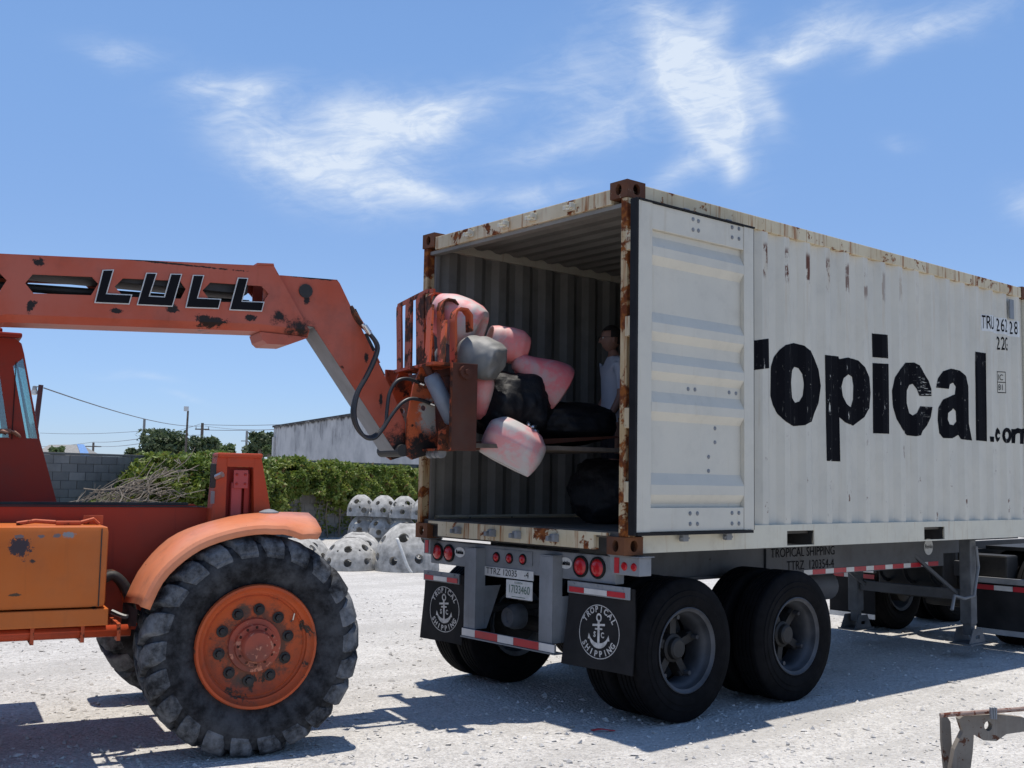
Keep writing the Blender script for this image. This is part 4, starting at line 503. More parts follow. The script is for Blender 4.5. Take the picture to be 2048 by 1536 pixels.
# doors swung right round against the sides
def make_door(ey):
    f = (lambda y: y) if ey == 0 else (lambda y: CW - y * .3 - .012)
    d = MB(); X0, X1, ZA, ZB = (-.015 if ey == 0 else .07), 1.245, 1.35, 3.615; ya, yb = f(-.125), f(-.075)
    d.box((X0, ya, ZA), (.125, yb, ZB), .004); d.box((1.13, ya, ZA), (X1, yb, ZB), .004)
    o = d.build('door', M['white'], cont)
    MB().box((.126, f(-.120), 3.435), (1.129, f(-.078), ZB - .002), .004).build('door_rail', M['white'], o); MB().box((.126, f(-.120), ZA + .002), (1.129, f(-.078), 1.515), .004).build('door_rail', M['white'], o)
    zz = [(1.516, 0)]
    for (z1, z2) in ((1.54, 1.75), (2.11, 2.31), (2.39, 2.58), (2.66, 2.86), (3.19, 3.39)): w = (z2 - z1); zz += [(z1, 0), (z1 + w * .3, 1), (z1 + w * .62, 1), (z2, 0)]
    zz += [(3.434, 0)]; V = []; Fs = []
    for z, k in zz: yy = f(-.088 - .036 * k); V += [(.126, yy, z), (1.129, yy, z)]
    for i in range(len(zz) - 1): Fs.append((2 * i, 2 * i + 1, 2 * i + 3, 2 * i + 2))
    n0 = len(V); V += [(x, f(-.080), z) for x, _, z in V]; Fs += [tuple(n0 + i for i in t) for t in Fs]
    raw('door_panel', V, Fs, M['white'], o)
    gk = MB(); gk.box((X0 - .024, f(-.130), ZA - .02), (X0 - .001, f(-.07), ZB + .012), .004); gk.box((X0, f(-.135), ZB + .001), (X1 + .004, f(-.07), ZB + .012)); gk.box((X0, f(-.135), ZA - .022), (X1 - .02, f(-.07), ZA - .001)); gk.box((X1 + .001, f(-.122), ZA), (X1 + .008, f(-.08), ZB)); gk.build('door_gasket', M['black'], o)
    for zh in (1.62, 2.12, 2.75, 3.35): MB().box((X0 + .005, f(-.072), zh - .07), (X0 + .065, f(.002), zh + .07), .006).build('hinge', M['frame'], o)
    if ey == 0:
        for (bx, bz) in [(0.57, 3.584), (0.63, 3.58), (0.57, 3.508), (0.63, 3.51), (1.023, 3.597), (1.105, 3.599), (1.023, 3.521), (1.105, 3.523), (0.559, 2.35), (0.634, 2.351), (1.027, 2.355), (1.109, 2.353), (0.862, 2.083), (0.862, 1.982), (0.789, 1.875), (0.789, 1.775), (0.546, 1.474), (0.626, 1.473), (1.02, 1.474), (1.101, 1.474), (0.547, 1.401), (0.627, 1.4), (1.02, 1.398), (1.101, 1.397)]:
            inrail = bz > 3.43 or bz < 1.52; by = -.121 if inrail else -.088 - .036 * np.interp(bz, [z for z, k in zz], [k for z, k in zz])
            MB().ball((bx * .972, by, bz * 1.0 - (.012 if bz > 3.4 else 0)), .016, 8, 4, (1, .5, 1)).build('bolt', M['galv'], o)
    for xk in (.52, 1.0):
        lever = MB(); lever.tube([(xk + .04, f(-.035), ZA - .07), (xk + .04, f(-.035), ZB + .02)], .017, 8); lever.box((xk + .01, f(-.06), ZB + .013), (xk + .07, f(-.02), ZB + .05), .004); lever.box((xk + .01, f(-.06), ZA - .075), (xk + .07, f(-.02), ZA - .024), .006); lever.box((xk - .005, f(-.055), ZA - .06), (xk + .085, f(-.03), ZA - .045), .003); lever.build('locking_bar', M['galv'], o)
    return o
make_door(0); make_door(1)

# ================================================================== trailer chassis
tr = thing('container_chassis', 'grey container trailer chassis with tandem axles and anchor mudflaps under the container', 'trailer')
BX = .15
for y in (.70, 1.655): 
    b = MB(); b.box((BX + .1, y, .93), (2.45, y + .09, 1.195)); b.box((BX + .1, y - .03, .905), (2.45, y + .12, .93)); b.build('main_beam', M['chassis'], tr)
    b = MB(); b.box((2.46, y - .02, .875), (5.45, y + .11, 1.193)); b.box((5.452, y, 1.0), (6.0, y + .09, 1.193)); o = b.build('main_beam', M['chassis'], tr)
    if y < 1:
        t = MB(); text_on(t, 'TROPICAL SHIPPING', .115, (2.52, .6765, 1.085), (1, 0, 0), (0, 0, 1), .92, 'LEFT'); text_on(t, 'TTRZ  120354-4', .115, (2.75, .6765, .968), (1, 0, 0), (0, 0, 1), .92, 'LEFT'); t.build('lettering', M['text'], o)
        x = 3.0; k = 0
        while x < 5.3: w = .2 if k % 2 else .13; MB().box((x, .674, .882), (x + w, .679, .925)).build('reflector_strip', M['tape_red'] if k % 2 else M['tape_white'], o); x += w + .002; k += 1
        t = MB(); t.lathe([(0, .001), (0, .085), (.004, .085)], (5.15, .674, 1.08), 'y', 20); r_ = t.build('maker_badge', M['offwhite'], o); t = MB(); text_on(t, 'Reinke', .06, (5.15, .671, 1.08), (1, 0, 0), (0, 0, 1), .9); t.build('lettering', M['text'], o)
for x in (.55, 1.3, 2.1, 3.2, 4.4, 5.3): MB().box((x, .79, 1.0), (x + .08, 1.655, 1.17)).build('cross_member', M['chassis'], tr)
MB().box((.2, .12, 1.05), (.28, .69, 1.16)).build('outrigger', M['chassis'], tr); MB().box((.2, 1.76, 1.05), (.28, 2.3, 1.16)).build('outrigger', M['chassis'], tr)
bp = MB().box((BX, .23, .97), (BX + .09, 2.43, 1.165), .008).build('rear_bumper', M['galv'], tr)
for y, z, r in ((2.325, 1.068, .060), (2.165, 1.068, .060), (.575, 1.073, .064), (.40, 1.075, .064), (1.535, 1.075, .034), (1.375, 1.077, .034), (1.215, 1.08, .034)):
    l = MB(); l.lathe([(-.012, r * .95), (-.018, r * 1.05), (-.012, r * 1.22), (.0, r * 1.22)], (BX - .001, y, z), 'x', 20); l.build('lamp_grommet', M['black'], bp, True, 40)
    l = MB(); l.lathe([(-.030, .001), (-.028, r * .5), (-.022, r * .8), (-.012, r * .97)], (BX - .001, y, z), 'x', 20); l.build('tail_light', M['lamp_red'], bp, True)
b = MB().box((BX - .006, 1.11, 1.035), (BX - .001, 1.64, 1.14)); b.build('light_bracket', M['galv'], bp)
t = MB(); t.box((BX - .008, 1.09, .925), (BX - .002, 1.70, .995)); o = t.build('number_plate_strip', M['offwhite'], bp); t = MB(); TT = lambda *a: (text_on(t, *a), t.build('lettering', M['text'], o), t.__init__()); TT('TTRZ', .07, (BX - .0095, 1.66, .962), (0, -1, 0), (0, 0, 1), 1.05, 'LEFT'); TT('12035', .07, (BX - .0095, 1.46, .962), (0, -1, 0), (0, 0, 1), 1.05, 'LEFT'); TT('-4', .07, (BX - .0095, 1.20, .962), (0, -1, 0), (0, 0, 1), 1.05, 'LEFT')
lp = thing_lp = MB().box((BX - .016, 1.09, .775), (BX - .010, 1.40, .915), .002).build('licence_plate', M['offwhite'], bp)
t = MB(); text_on(t, '17I33460', .088, (BX - .0185, 1.245, .845), (0, -1, 0), (0, 0, 1), .78); t.build('lettering', M['green_ink'], lp); t = MB(); text_on(t, 'FLORIDA', .022, (BX - .0185, 1.25, .897), (0, -1, 0), (0, 0, 1), 1.1); t.build('lettering', M['green_ink'], lp); MB().box((BX - .018, 1.17, .788), (BX - .0165, 1.33, .792)).build('plate_rule', M['green_ink'], lp)
for y in (.737, 2.02):
    t = MB(); V = [(BX - .004, y + .07 * cos(2 * pi * i / 24), 1.085 + .042 * sin(2 * pi * i / 24)) for i in range(24)]; t.add(V, [tuple(range(24))]); t.build('maker_badge', M['offwhite'], bp); t = MB(); text_on(t, 'Reinke', .042, (BX - .007, y, 1.085), (0, -1, 0), (0, 0, 1), .85, bold=.002); t.build('lettering', M['text'], bp)
for y0 in (.772, 1.68):
    b = MB(); b.box((BX - .10, y0, .505), (BX - .09, y0 + .145, 1.13), .003); b.box((BX - .089, y0, .505), (BX - .002, y0 + .008, 1.13)); b.box((BX - .089, y0 + .137, .505), (BX - .002, y0 + .145, 1.13)); b.box((BX - .10, y0, 1.131), (BX - .002, y0 + .145, 1.14), .003)
    b.plate([(BX + .0, .84), (BX + .16, .84), (BX + .02, .505), (BX + .0, .505)], [], lambda a, c, t, y0=y0: (a, y0 + .005 * t, c)); b.build('guard_post', M['galv'], tr)
bar = MB().box((BX - .125, .715, .432), (BX - .03, 1.83, .442)).box((BX - .112, .72, .443), (BX - .10, 1.825, .504), .002).build('underride_bar', M['galv'], tr)
y = 1.823
for k, w in enumerate((.17, .28, .19, .29, .17)): MB().box((BX - .117, y - w + .003, .446), (BX - .1125, y, .502)).build('reflector_strip', M['tape_white'] if k % 2 == 0 else M['tape_red'], bar); y -= w
for (y0, y1, sgn) in ((-.055, .225, 1), (2.36, 2.45, -1)):
    b = MB(); b.box((BX - .06, y0, 1.05), (BX + .06, y1, 1.175), .006); b.box((BX - .08, y0 - .02 if sgn > 0 else y0, 1.176), (BX + .07, y1, 1.182)); o = b.build('marker_box', M['galv'], tr)
    for (ya, r_) in (((.155, 0), (.085, .03), (-.005, .028)) if sgn > 0 else ((2.405, 0),)):
        if r_: l = MB(); l.lathe([(-.012, .001), (-.01, r_ * .7), (0, r_)], (BX - .0615, ya, 1.11), 'x', 14); l.build('marker_light', M['lamp_red'], o)
        else: MB().box((BX - .066, ya - .022, 1.06), (BX - .061, ya + .022, 1.165)).build('reflector_strip', M['tape_red'], o)
def mudflap(y0, y1, z0, z1, cy, cz, warp):
    V = []; Fs = []; ny, nz = 8, 10; fx = lambda u, w: BX - .015 - warp * (1 - w) ** 2 * (.5 + u) + .012 * sin(5 * u + 3 * w)
    for j in range(nz + 1):
        for i in range(ny + 1): u, w = i / ny, j / nz; V.append((fx(u, w), y0 + (y1 - y0) * u, z0 + (z1 - z0) * w))
    for j in range(nz):
        for i in range(ny): a = j * (ny + 1) + i; Fs.append((a, a + 1, a + ny + 2, a + ny + 1))
    n0 = len(V); V += [(x + .01, y, z) for x, y, z in V]; Fs += [tuple(n0 + i for i in reversed(f)) for f in Fs]
    o = raw('mudflap', V, Fs, M['flap'], tr, True)
    e = MB(); Rr = .188
    for k in range(48):
        a0, a1 = 2 * pi * k / 48, 2 * pi * (k + 1) / 48; e.add([(0, cy - r * cos(a), cz + r * sin(a)) for r, a in ((Rr - .006, a0), (Rr, a0), (Rr, a1), (Rr - .006, a1))], [(0, 1, 2, 3)])
    for word, a_c, span, flip in (('TROPICAL', 90, 118, False), ('SHIPPING', -90, 112, True)):
        for i, ch in enumerate(word):
            f_ = i / (len(word) - 1) - .5; a = radians(a_c - f_ * span) if not flip else radians(a_c + f_ * span); r = Rr - .033
            text_on(e, ch, .058, (0, cy - r * cos(a), cz + r * sin(a)), (0, -1, 0), (0, 0, 1), .92, bold=.002, ang=(a - pi / 2) if not flip else (a + pi / 2))
    P = lambda a, b_: (0, cy - a, cz + b_)
    def poly(pts): e.add([P(a, b_) for a, b_ in pts], [tuple(range(len(pts)))])
    poly([(-.058, .035), (.058, .045), (.058, .060), (-.058, .050)]); poly([(-.034, .012), (.034, .016), (.034, .028), (-.034, .024)]); poly([(-.010, -.085), (.010, -.085), (.010, .08), (-.010, .08)])
    for k in range(16):
        a0, a1 = 2 * pi * k / 16, 2 * pi * (k + 1) / 16; e.add([P(.002 + r * cos(a), .098 + r * 1.15 * sin(a)) for r, a in ((.015, a0), (.027, a0), (.027, a1), (.015, a1))], [(0, 1, 2, 3)])
    arc = [(.088 * cos(radians(t_)), -.012 + .085 * sin(radians(t_)), .010 + .008 * abs(sin(radians(t_)))) for t_ in range(200, 345, 10)]
    for i in range(len(arc) - 1):
        (a, b_, w), (c, d, w2) = arc[i], arc[i + 1]; poly([(a, b_ - w), (c, d - w2), (c, d + w2), (a, b_ + w)])
    poly([(-.098, -.055), (-.07, -.058), (-.09, -.015)]); poly([(.098, -.055), (.07, -.058), (.09, -.015)])
    text_on(e, 'S', .052, P(-.036, -.022), (0, -1, 0), (0, 0, 1), .8, bold=.002); text_on(e, 'C', .052, P(.036, -.022), (0, -1, 0), (0, 0, 1), .8, bold=.002)
    e.v = [(fx((y - y0) / (y1 - y0), (z - z0) / (z1 - z0)) - .004, y, z) for x, y, z in e.v]; e.build('anchor_emblem', M['flapwhite'], o)
    MB().box((BX - .036, y0 + .03, z1 - .075), (BX - .022, y1 - .02, z1 + .01), .003).build('flap_bracket', M['galv'], o)
    w = (y1 - y0) * .86; ya = y1 - .045
    for k, (fr, m) in enumerate(((.27, 'tape_red'), (.40, 'tape_white'), (.30, 'tape_red'))): MB().box((BX - .042, ya - w * fr + .003, z1 - .065), (BX - .0365, ya, z1 - .028)).build('reflector_strip', M[m], o); ya -= w * fr
    for yb_ in (y0 + .09, (y0 + y1) / 2, y1 - .09): MB().ball((BX - .038, yb_, z1 - .008), .008, 6, 4).build('bolt', M['galv'], o)
mudflap(.03, .70, .375, .955, .355, .635, .03); mudflap(1.95, 2.50, .34, .90, 2.19, .605, .012)
# wheels
def tyre_profile(w=.27, R=.505, r=.285):
    p = [(.03, r), (.012, r + .02), (.008, r + .028), (.010, r + .034), (.002, r + .06), (-.002, r + .095), (.002, r + .10), (0, R - .085), (.006, R - .08), (.010, R - .05), (.022, R - .022), (.030, R - .006)]; t = .04; p.append((t, R))
    for k in range(4): tt = .04 + (w - .08) * (k + 1) / 5; p += [(tt - .006, R), (tt - .005, R - .012), (tt + .005, R - .012), (tt + .006, R)]
    return p + [(w - a, b_) for a, b_ in reversed(p[:13])]
wheel = bpy.data.objects.new('wheel', None); COL.objects.link(wheel); wheel.parent = tr
t = MB().lathe(tyre_profile(), (0, 0, 0), 'y', 56); t.build('tyre', M['tyre'], wheel, True, 35)
t = MB().lathe(tyre_profile(), (0, .31, 0), 'y', 56); t.build('tyre', M['tyre'], wheel, True, 35)
t = MB().lathe([(.032, .284), (.008, .302), (.004, .296), (.016, .285), (.022, .272), (.05, .268), (.075, .258), (.085, .244), (.16, .238), (.20, .246), (.24, .25)], (0, 0, 0), 'y', 48); t.build('rim', M['rimdark'], wheel, True, 50)
t = MB().lathe([(.31, .284), (.32, .25), (.56, .25), (.58, .284)], (0, 0, 0), 'y', 32); t.build('rim', M['leg'], wheel, True, 50)
t = MB().lathe([(.09, .001), (.09, .06), (.10, .075), (.13, .08), (.14, .10), (.30, .105), (.30, .17), (.6, .17), (.6, .0)], (0, 0, 0), 'y', 28); t.build('hub', M['dark'], wheel, True, 30)
for k in range(5):
    a = 2 * pi * k / 5 + .3; d = Vector((cos(a), 0, sin(a))); n_ = Vector((-sin(a), 0, cos(a))); t = MB(); t.obox(d * .16 + Vector((0, .20, 0)), d * .085, n_ * .03, Vector((0, .05, 0))); t.build('spoke', M['dark'], wheel)
    t = MB(); p = d * .222 + Vector((0, .15, 0)); t.tube([p, p - Vector((0, .05, 0))], .017, 6); t.obox(p + Vector((0, .02, 0)), d * .03, n_ * .035, Vector((0, .012, 0))); t.build('wheel_clamp', M['rimdark'], wheel)
wheel.location = (.66, .0, .505)
for (x, yy, rz) in ((1.95, 0, 0), (.66, CW, pi), (1.95, CW, pi)):
    c = copy_tree(wheel, tr); c.location = (x, yy, .505); c.rotation_euler = (0, 0.4 * x, rz)
for x in (.66, 1.95):
    t = MB().tube([(x, .55, .505), (x, 1.88, .505)], .065, 12); t.build('axle', M['dark'], tr)
    for y in (.82, 1.42):
        t = MB().lathe([(0, .001), (0, .035), (-.01, .045), (-.012, .075), (.03, .092), (.05, .10), (.12, .10), (.14, .08), (.17, .0)], (x - .38, y + .12, .60), 'x', 18); t.build('brake_chamber', M['leg'], tr, True, 40)
    for y in (.62, 1.76): t = MB(); t.tube([(x - .44, y, .63), (x - .25, y, .66), (x, y, .64), (x + .25, y, .66), (x + .55, y, .62)], .035, 6); t.build('leaf_spring', M['dark'], tr)
for y in (.70, 1.66):
    b = MB(); b.plate([(1.1, .93), (1.52, .93), (1.42, .62), (1.2, .62)], [], lambda a, c, t, y=y: (a, y + .08 * t, c)); b.build('spring_hanger', M['chassis'], tr)
t = MB().tube([(2.9, 1.05, .72), (3.9, 1.05, .72)], .14, 16); t.build('air_tank', M['chassis'], tr, True, 40)
# landing gear
for y in (.34, 1.62):
    b = MB(); b.box((5.24, y - .06, .33), (5.36, y + .06, 1.17), .01); b.box((5.26, y - .042, .22), (5.34, y + .042, .33)); o = b.build('landing_leg', M['leg'], tr)
    f_ = MB(); f_.plate([(-.16, 0), (.16, 0), (.08, .14), (-.08, .14)], [[(-.04, .04), (.04, .04), (.04, .075), (-.04, .075)]], lambda a, c, t, y=y: (5.3 + a, y - .09 + .01 * t, .15 + c)); f_.plate([(-.16, 0), (.16, 0), (.08, .14), (-.08, .14)], [], lambda a, c, t, y=y: (5.3 + a, y + .08 + .01 * t, .15 + c)); f_.box((5.12, y - .11, .135), (5.48, y + .11, .149)); f_.build('landing_foot', M['leg'], o)
MB().box((5.27, .41, .56), (5.33, 1.55, .66)).build('cross_brace', M['chassis'], tr)
MB().tube([(5.3, .25, 1.1), (5.32, .24, .9), (5.18, .22, .62), (5.05, .25, .60), (4.95, .3, .63), (4.86, .28, .5)], .016, 8).build('crank_handle', M['galv'], tr)
for y in (.45, 1.5): MB().bar((5.28, y, .62), (4.9, y + .25, 1.0), .05, .03).build('brace', M['chassis'], tr)
def smooth_tube(pts, n=4):
    P_ = [Vector(q) for q in pts]; out = []
    for i in range(len(P_) - 1):
        p0, p1, p2, p3 = P_[max(i - 1, 0)], P_[i], P_[i + 1], P_[min(i + 2, len(P_) - 1)]
        for k in range(n): t = k / n; out.append(.5 * ((2 * p1) + (p2 - p0) * t + (2 * p0 - 5 * p1 + 4 * p2 - p3) * t * t + (-p0 + 3 * p1 - 3 * p2 + p3) * t ** 3))
    return out + [P_[-1]]
# ================================================================== tractor unit at the front
tk = thing('tractor_unit', 'dark tractor unit coupled under the front of the container', 'truck')
for y in (.76, 1.6): MB().box((6.05, y, .78), (9.5, y + .08, 1.02)).build('frame_rail', M['dark'], tk)
MB().box((5.98, .62, .74), (6.05, 1.82, .9), .01).build('rear_crossbar', M['chassis'], tk)
t = MB().lathe([(0, .001), (0, .48), (-.05, .48), (-.05, .0)], (6.7, 1.22, 1.18), 'z', 28); t.build('fifth_wheel', M['dark'], tk)
for (x, yy, rz) in ((6.62, 0.02, 0), (7.95, .02, 0), (6.62, CW - .02, pi), (7.95, CW - .02, pi)): c = copy_tree(wheel, tk); c.location = (x, yy, .505); c.rotation_euler = (0, x, rz)
for (y0, y1) in ((.02, .62), (1.82, 2.42)):
    o = MB().box((6.0, y0, .16), (6.012, y1, .68)).build('mudflap', M['flap'], tk); b = MB(); b.box((5.97, y0 - .01, .69), (6.03, y1 + .01, .75), .008); b.build('flap_hanger', M['alu'], o); MB().box((5.992, y0, .16), (5.999, y1, .215)).build('flap_trim', M['alu'], o)
    for k in range(3): MB().box((5.99, y0 + k * .2, .62), (5.999, y0 + k * .2 + .195, .67)).build('reflector_strip', M['tape_red' if k % 2 == 0 else 'tape_white'], o)
for (y, z) in ((.70, .80), (.70, .62), (1.74, .8)): t = MB().lathe([(-.03, .001), (-.025, .04), (0, .055)], (5.975, y, z), 'x', 14); t.build('tail_light', M['lamp_red'], tk, True)
MB().box((6.05, .30, .55), (6.3, .74, .98), .02).build('battery_box', M['dark'], tk); MB().box((5.75, .85, .50), (6.04, 1.62, 1.0), .02).build('light_gap_blocker', M['dark'], tk)  # second box is added, sized to block light gaps under the trailer
for y in (.9, 1.2, 1.5): MB().tube(smooth_tube([(5.5, y, 1.0), (5.62, y, .72), (5.8, y, .66), (6.0, y + .1, .85)]), .02, 6).build('air_hose', M['black'], tk)
for x in (6.62, 7.95): MB().tube([(x, .5, .505), (x, 1.95, .505)], .1, 12).box((x - .2, 1.0, .35), (x + .2, 1.45, .72), .05).build('axle', M['dark'], tk)
MB().box((6.4, .05, 1.02), (9.4, .7, 1.06)).build('deck_plate', M['dark'], tk); MB().box((6.3, 1.75, 1.02), (9.4, 2.4, 1.06)).build('deck_plate', M['dark'], tk)
#PART3
# ================================================================== telehandler
TO = Vector((-2.216, .904, 0)); TZ = radians(-12)
th = thing('telehandler', 'orange telescopic handler with long boom reaching into the container', 'telehandler', TO, TZ)
def tw(a): c, s_ = cos(TZ), sin(TZ); return Vector((TO.x + c * a[0] - s_ * a[1], TO.y + s_ * a[0] + c * a[1], a[2]))   # telehandler frame to world
XZ = lambda y0, y1: (lambda a, c, t: (a, y0 + (y1 - y0) * t, c))
# --- boom
bm_ = MB(); top = lambda x: 3.118 + .061 * x; bot = lambda x: 2.678 + .046 * x
outer = [(-4.6, top(-4.6)), (.10, 3.13), (.22, 3.14), (.49, 2.71), (.14, 2.725), (-1.45, 2.655), (-1.62, 2.60), (-1.9, 2.575), (-4.6, 2.43)]
holes = [[(-1.35, 2.86), (-1.31, 2.92), (-.96, 2.94), (-.92, 2.90), (-.96, 2.82), (-1.30, 2.80)], [(-.82, 2.89), (-.77, 2.95), (-.41, 2.97), (-.37, 2.92), (-.40, 2.85), (-.76, 2.83)], [(-.26, 2.92), (-.21, 2.98), (.14, 2.99), (.19, 2.94), (.15, 2.87), (-.20, 2.85)]]
holes += [[(x - .535 * k, z - .033 * k) for x, z in holes[0]] for k in (1, 2, 3)]
for (ya, yb) in ((.77, .785), (1.115, 1.13)): bm_.plate(outer, holes, XZ(ya, yb))
def strip(b, pts_a, pts_b, th_=.012):
    n = len(pts_a); V = [tuple(p) for p in pts_a] + [tuple(p) for p in pts_b]; b.add(V, [(i, i + 1, n + i + 1, n + i) for i in range(n - 1)])
tx = [-4.6, -3, -1.5, .10, .22]; strip(bm_, [(x, .768, outer[0][1] + .0 if x == -4.6 else (3.14 if x == .22 else (3.13 if x == .1 else 3.118 + .008 * x + .053 * x)) ) for x in tx], [(x, 1.132, 3.14 if x == .22 else (3.13 if x == .1 else top(x))) for x in tx])
bx_ = [(.49, 2.71), (.14, 2.725), (-1.45, 2.655), (-1.62, 2.60), (-1.9, 2.575), (-4.6, 2.43)]
bl_ = [(.49, 2.665), (.14, 2.68), (-1.45, 2.61), (-1.62, 2.555), (-1.9, 2.53), (-4.6, 2.385)]
strip(bm_, [(x, .77, z) for x, z in bx_], [(x, .815, z) for x, z in bl_]); strip(bm_, [(x, 1.13, z) for x, z in bx_], [(x, 1.085, z) for x, z in bl_]); strip(bm_, [(x, .815, z) for x, z in bl_], [(x, 1.085, z) for x, z in bl_])
bm_.plate([(.15, 2.675), (.49, 2.664), (.48, 2.655), (.35, 2.60), (.20, 2.595), (.17, 2.62)], [], XZ(.80, 1.10))
bm_.plate([(.10, 3.131), (.22, 3.141), (.215, 3.155), (.10, 3.147)], [], XZ(.764, 1.136))
boom = bm_.build('boom', M['boom'], th)
MB().tube([(-4.4, .95, 2.80), (.1, .95, 2.885)], .028, 10).build('extension_rod', M['dark'], boom); MB().tube([(-4.4, 1.02, 2.70), (.1, 1.02, 2.80)], .018, 8).build('hose', M['hose'], boom)
MB().box((-4.5, .80, 2.93), (.05, 1.10, 3.0)).build('inner_slide', M['dark'], boom).rotation_euler = (0, 0, 0)
LULL = [[(-.90, 2.99), (-.83, 3.0), (-.865, 2.84), (-.71, 2.847), (-.725, 2.78), (-.94, 2.77)], [(-.63, 3.0), (-.56, 3.006), (-.60, 2.85), (-.51, 2.853), (-.475, 3.01), (-.40, 3.016), (-.452, 2.79), (-.68, 2.78)],
        [(-.33, 3.017), (-.255, 3.023), (-.29, 2.866), (-.135, 2.873), (-.15, 2.802), (-.37, 2.79)], [(-.03, 3.03), (.042, 3.034), (.008, 2.872), (.16, 2.88), (.145, 2.81), (-.08, 2.80)]]
def inset(poly, d):
    n = len(poly); area = sum(poly[i][0] * poly[(i + 1) % n][1] - poly[(i + 1) % n][0] * poly[i][1] for i in range(n)); sg = 1 if area > 0 else -1; out = []
    for i in range(n):
        p, c, q = Vector(poly[i - 1]), Vector(poly[i]), Vector(poly[(i + 1) % n]); e1 = (c - p).normalized(); e2 = (q - c).normalized(); n1 = Vector((-e1.y, e1.x)) * sg; n2 = Vector((-e2.y, e2.x)) * sg; b = n1 + n2; out.append(tuple(c + b * (d / max(.35, 1 + n1.dot(n2)))))
    return out
for lt in LULL:
    o = MB().plate(lt, [], XZ(.757, .765)).build('letter', M['offwhite'], boom); MB().plate(inset(lt, .007), [], XZ(.752, .7565)).build('letter_face', M['text'], o)
# --- boom head (gooseneck)
hd = MB(); hp = [(.16, 3.07), (.28, 3.085), (.69, 3.095), (.712, 3.07), (.80, 2.91), (1.12, 2.34), (1.245, 2.09), (1.25, 1.86), (1.20, 1.85), (1.15, 1.905), (.53, 2.74), (.40, 2.76), (.16, 2.76)]
hd.plate(hp, [], XZ(.80, .815)); hd.plate(hp, [], XZ(1.085, 1.10)); strip(hd, [(x, .80, z) for x, z in hp[1:8]], [(x, 1.10, z) for x, z in hp[1:8]]); head = hd.build('boom_head', M['boom'], th)
hu = MB(); un = hp[7:11] + [(.40, 2.755)]; strip(hu, [(x, .802, z - .002) for x, z in un], [(x, 1.098, z - .002) for x, z in un]); hu.build('underside_plate', M['galv'], head)
b = MB(); b.lathe([(0, .001), (0, .05), (.012, .05)], (.46, .788, 2.99), 'y', 12); b.box((.43, .787, 2.96), (.49, .799, 3.02)); b.build('grease_cap', M['dark'], head)
for i, (x, z) in enumerate(((.86, 2.83), (.95, 2.66), (.99, 2.57), (1.03, 2.48))): MB().obox((x, .84, z), (.035, 0, -.06), (0, .02, 0), (.02, 0, .012)).build('hose_clamp', M['dark' if i % 2 else 'orange_rust'], head)
MB().tube([(.80, .82, 2.91), (.84, .80, 2.84), (.89, .78, 2.77), (.93, .745, 2.73)], [.022, .024, .018, .014], 8).build('pipe_fitting', M['orange_rust'], head)
MB().tube([(1.21, .74, 1.885), (1.21, 1.16, 1.885)], .045, 14).build('pivot_pin', M['dark'], head)
H1 = [(0.915, 2.723), (0.961, 2.663), (0.974, 2.601), (0.943, 2.514), (0.891, 2.406), (0.829, 2.298), (0.799, 2.213), (0.79, 2.13), (0.815, 2.048), (0.871, 1.982), (0.937, 1.974), (1.003, 2.018), (1.045, 2.078), (1.054, 2.162), (1.073, 2.29), (1.127, 2.377), (1.194, 2.405), (1.264, 2.401), (1.322, 2.383)]; H2 = [(0.924, 2.711), (0.977, 2.631), (0.957, 2.534), (0.895, 2.404), (0.832, 2.297), (0.805, 2.202), (0.8, 2.119), (0.824, 2.037), (0.881, 1.967), (0.952, 1.964), (1.017, 2.034), (1.081, 2.131), (1.157, 2.219), (1.236, 2.26), (1.328, 2.254), (1.399, 2.236)]
def smooth_path(pts, n=5):
    P_ = [Vector(p) for p in pts]; out = []
    for i in range(len(P_) - 1):
        p0, p1, p2, p3 = P_[max(i - 1, 0)], P_[i], P_[i + 1], P_[min(i + 2, len(P_) - 1)]
        for k in range(n): t = k / n; out.append(.5 * ((2 * p1) + (p2 - p0) * t + (2 * p0 - 5 * p1 + 4 * p2 - p3) * t * t + (-p0 + 3 * p1 - 3 * p2 + p3) * t ** 3))
    return out + [P_[-1]]
for pts, y0 in ((H1, .74), (H2, .715)):
    n = len(pts); P3 = [(x, y0 - .07 * sin(pi * i / (n - 1)), z) for i, (x, z) in enumerate(pts)]
    o = MB().tube(smooth_path(P3), .0135, 8).build('hydraulic_hose', M['hose'], th, True); e = Vector(P3[-1]); MB().tube([e - Vector((.04, 0, -.012)), e, e + Vector((.035, -.01, -.012))], .011, 8).build('hose_fitting', M['chrome'], o)
    MB().tube([Vector(P3[0]) + Vector((-.04, .01, .06)), P3[0]], .015, 8).build('hose_fitting', M['chrome'], o)
# --- carriage
cg = bpy.data.objects.new('carriage', None); COL.objects.link(cg); cg.parent = th
yk = [(1.275, 2.36), (1.33, 2.50), (1.395, 2.50), (1.44, 2.40), (1.46, 2.07), (1.50, 1.89), (1.28, 1.82), (1.23, 1.85), (1.235, 2.12)]
for ya in (.735, 1.15): MB().plate(yk, [oval(1.36, 2.20, .022, .022, 12)], XZ(ya, ya + .022)).build('pivot_plate', M['yoke'] if 'yoke' in M else M['orange_rust'], cg)
b = MB(); b.box((1.50, .36, 2.44), (1.56, 1.62, 2.50), .006); b.box((1.515, .36, 1.93), (1.535, 1.62, 2.44)); b.box((1.49, .36, 1.89), (1.56, 1.62, 1.93), .006); b.build('back_plate', M['rust'], cg)
MB().box((1.40, .335, 1.885), (1.60, .359, 2.505), .004).build('side_plate', M['rust'], cg); MB().box((1.40, 1.62, 1.885), (1.60, 1.645, 2.56), .004).build('side_plate', M['orange_rust'], cg)
MB().box((1.396, .33, 1.885), (1.402, .36, 2.505)).build('side_plate_edge', M['orange_rust'], cg)
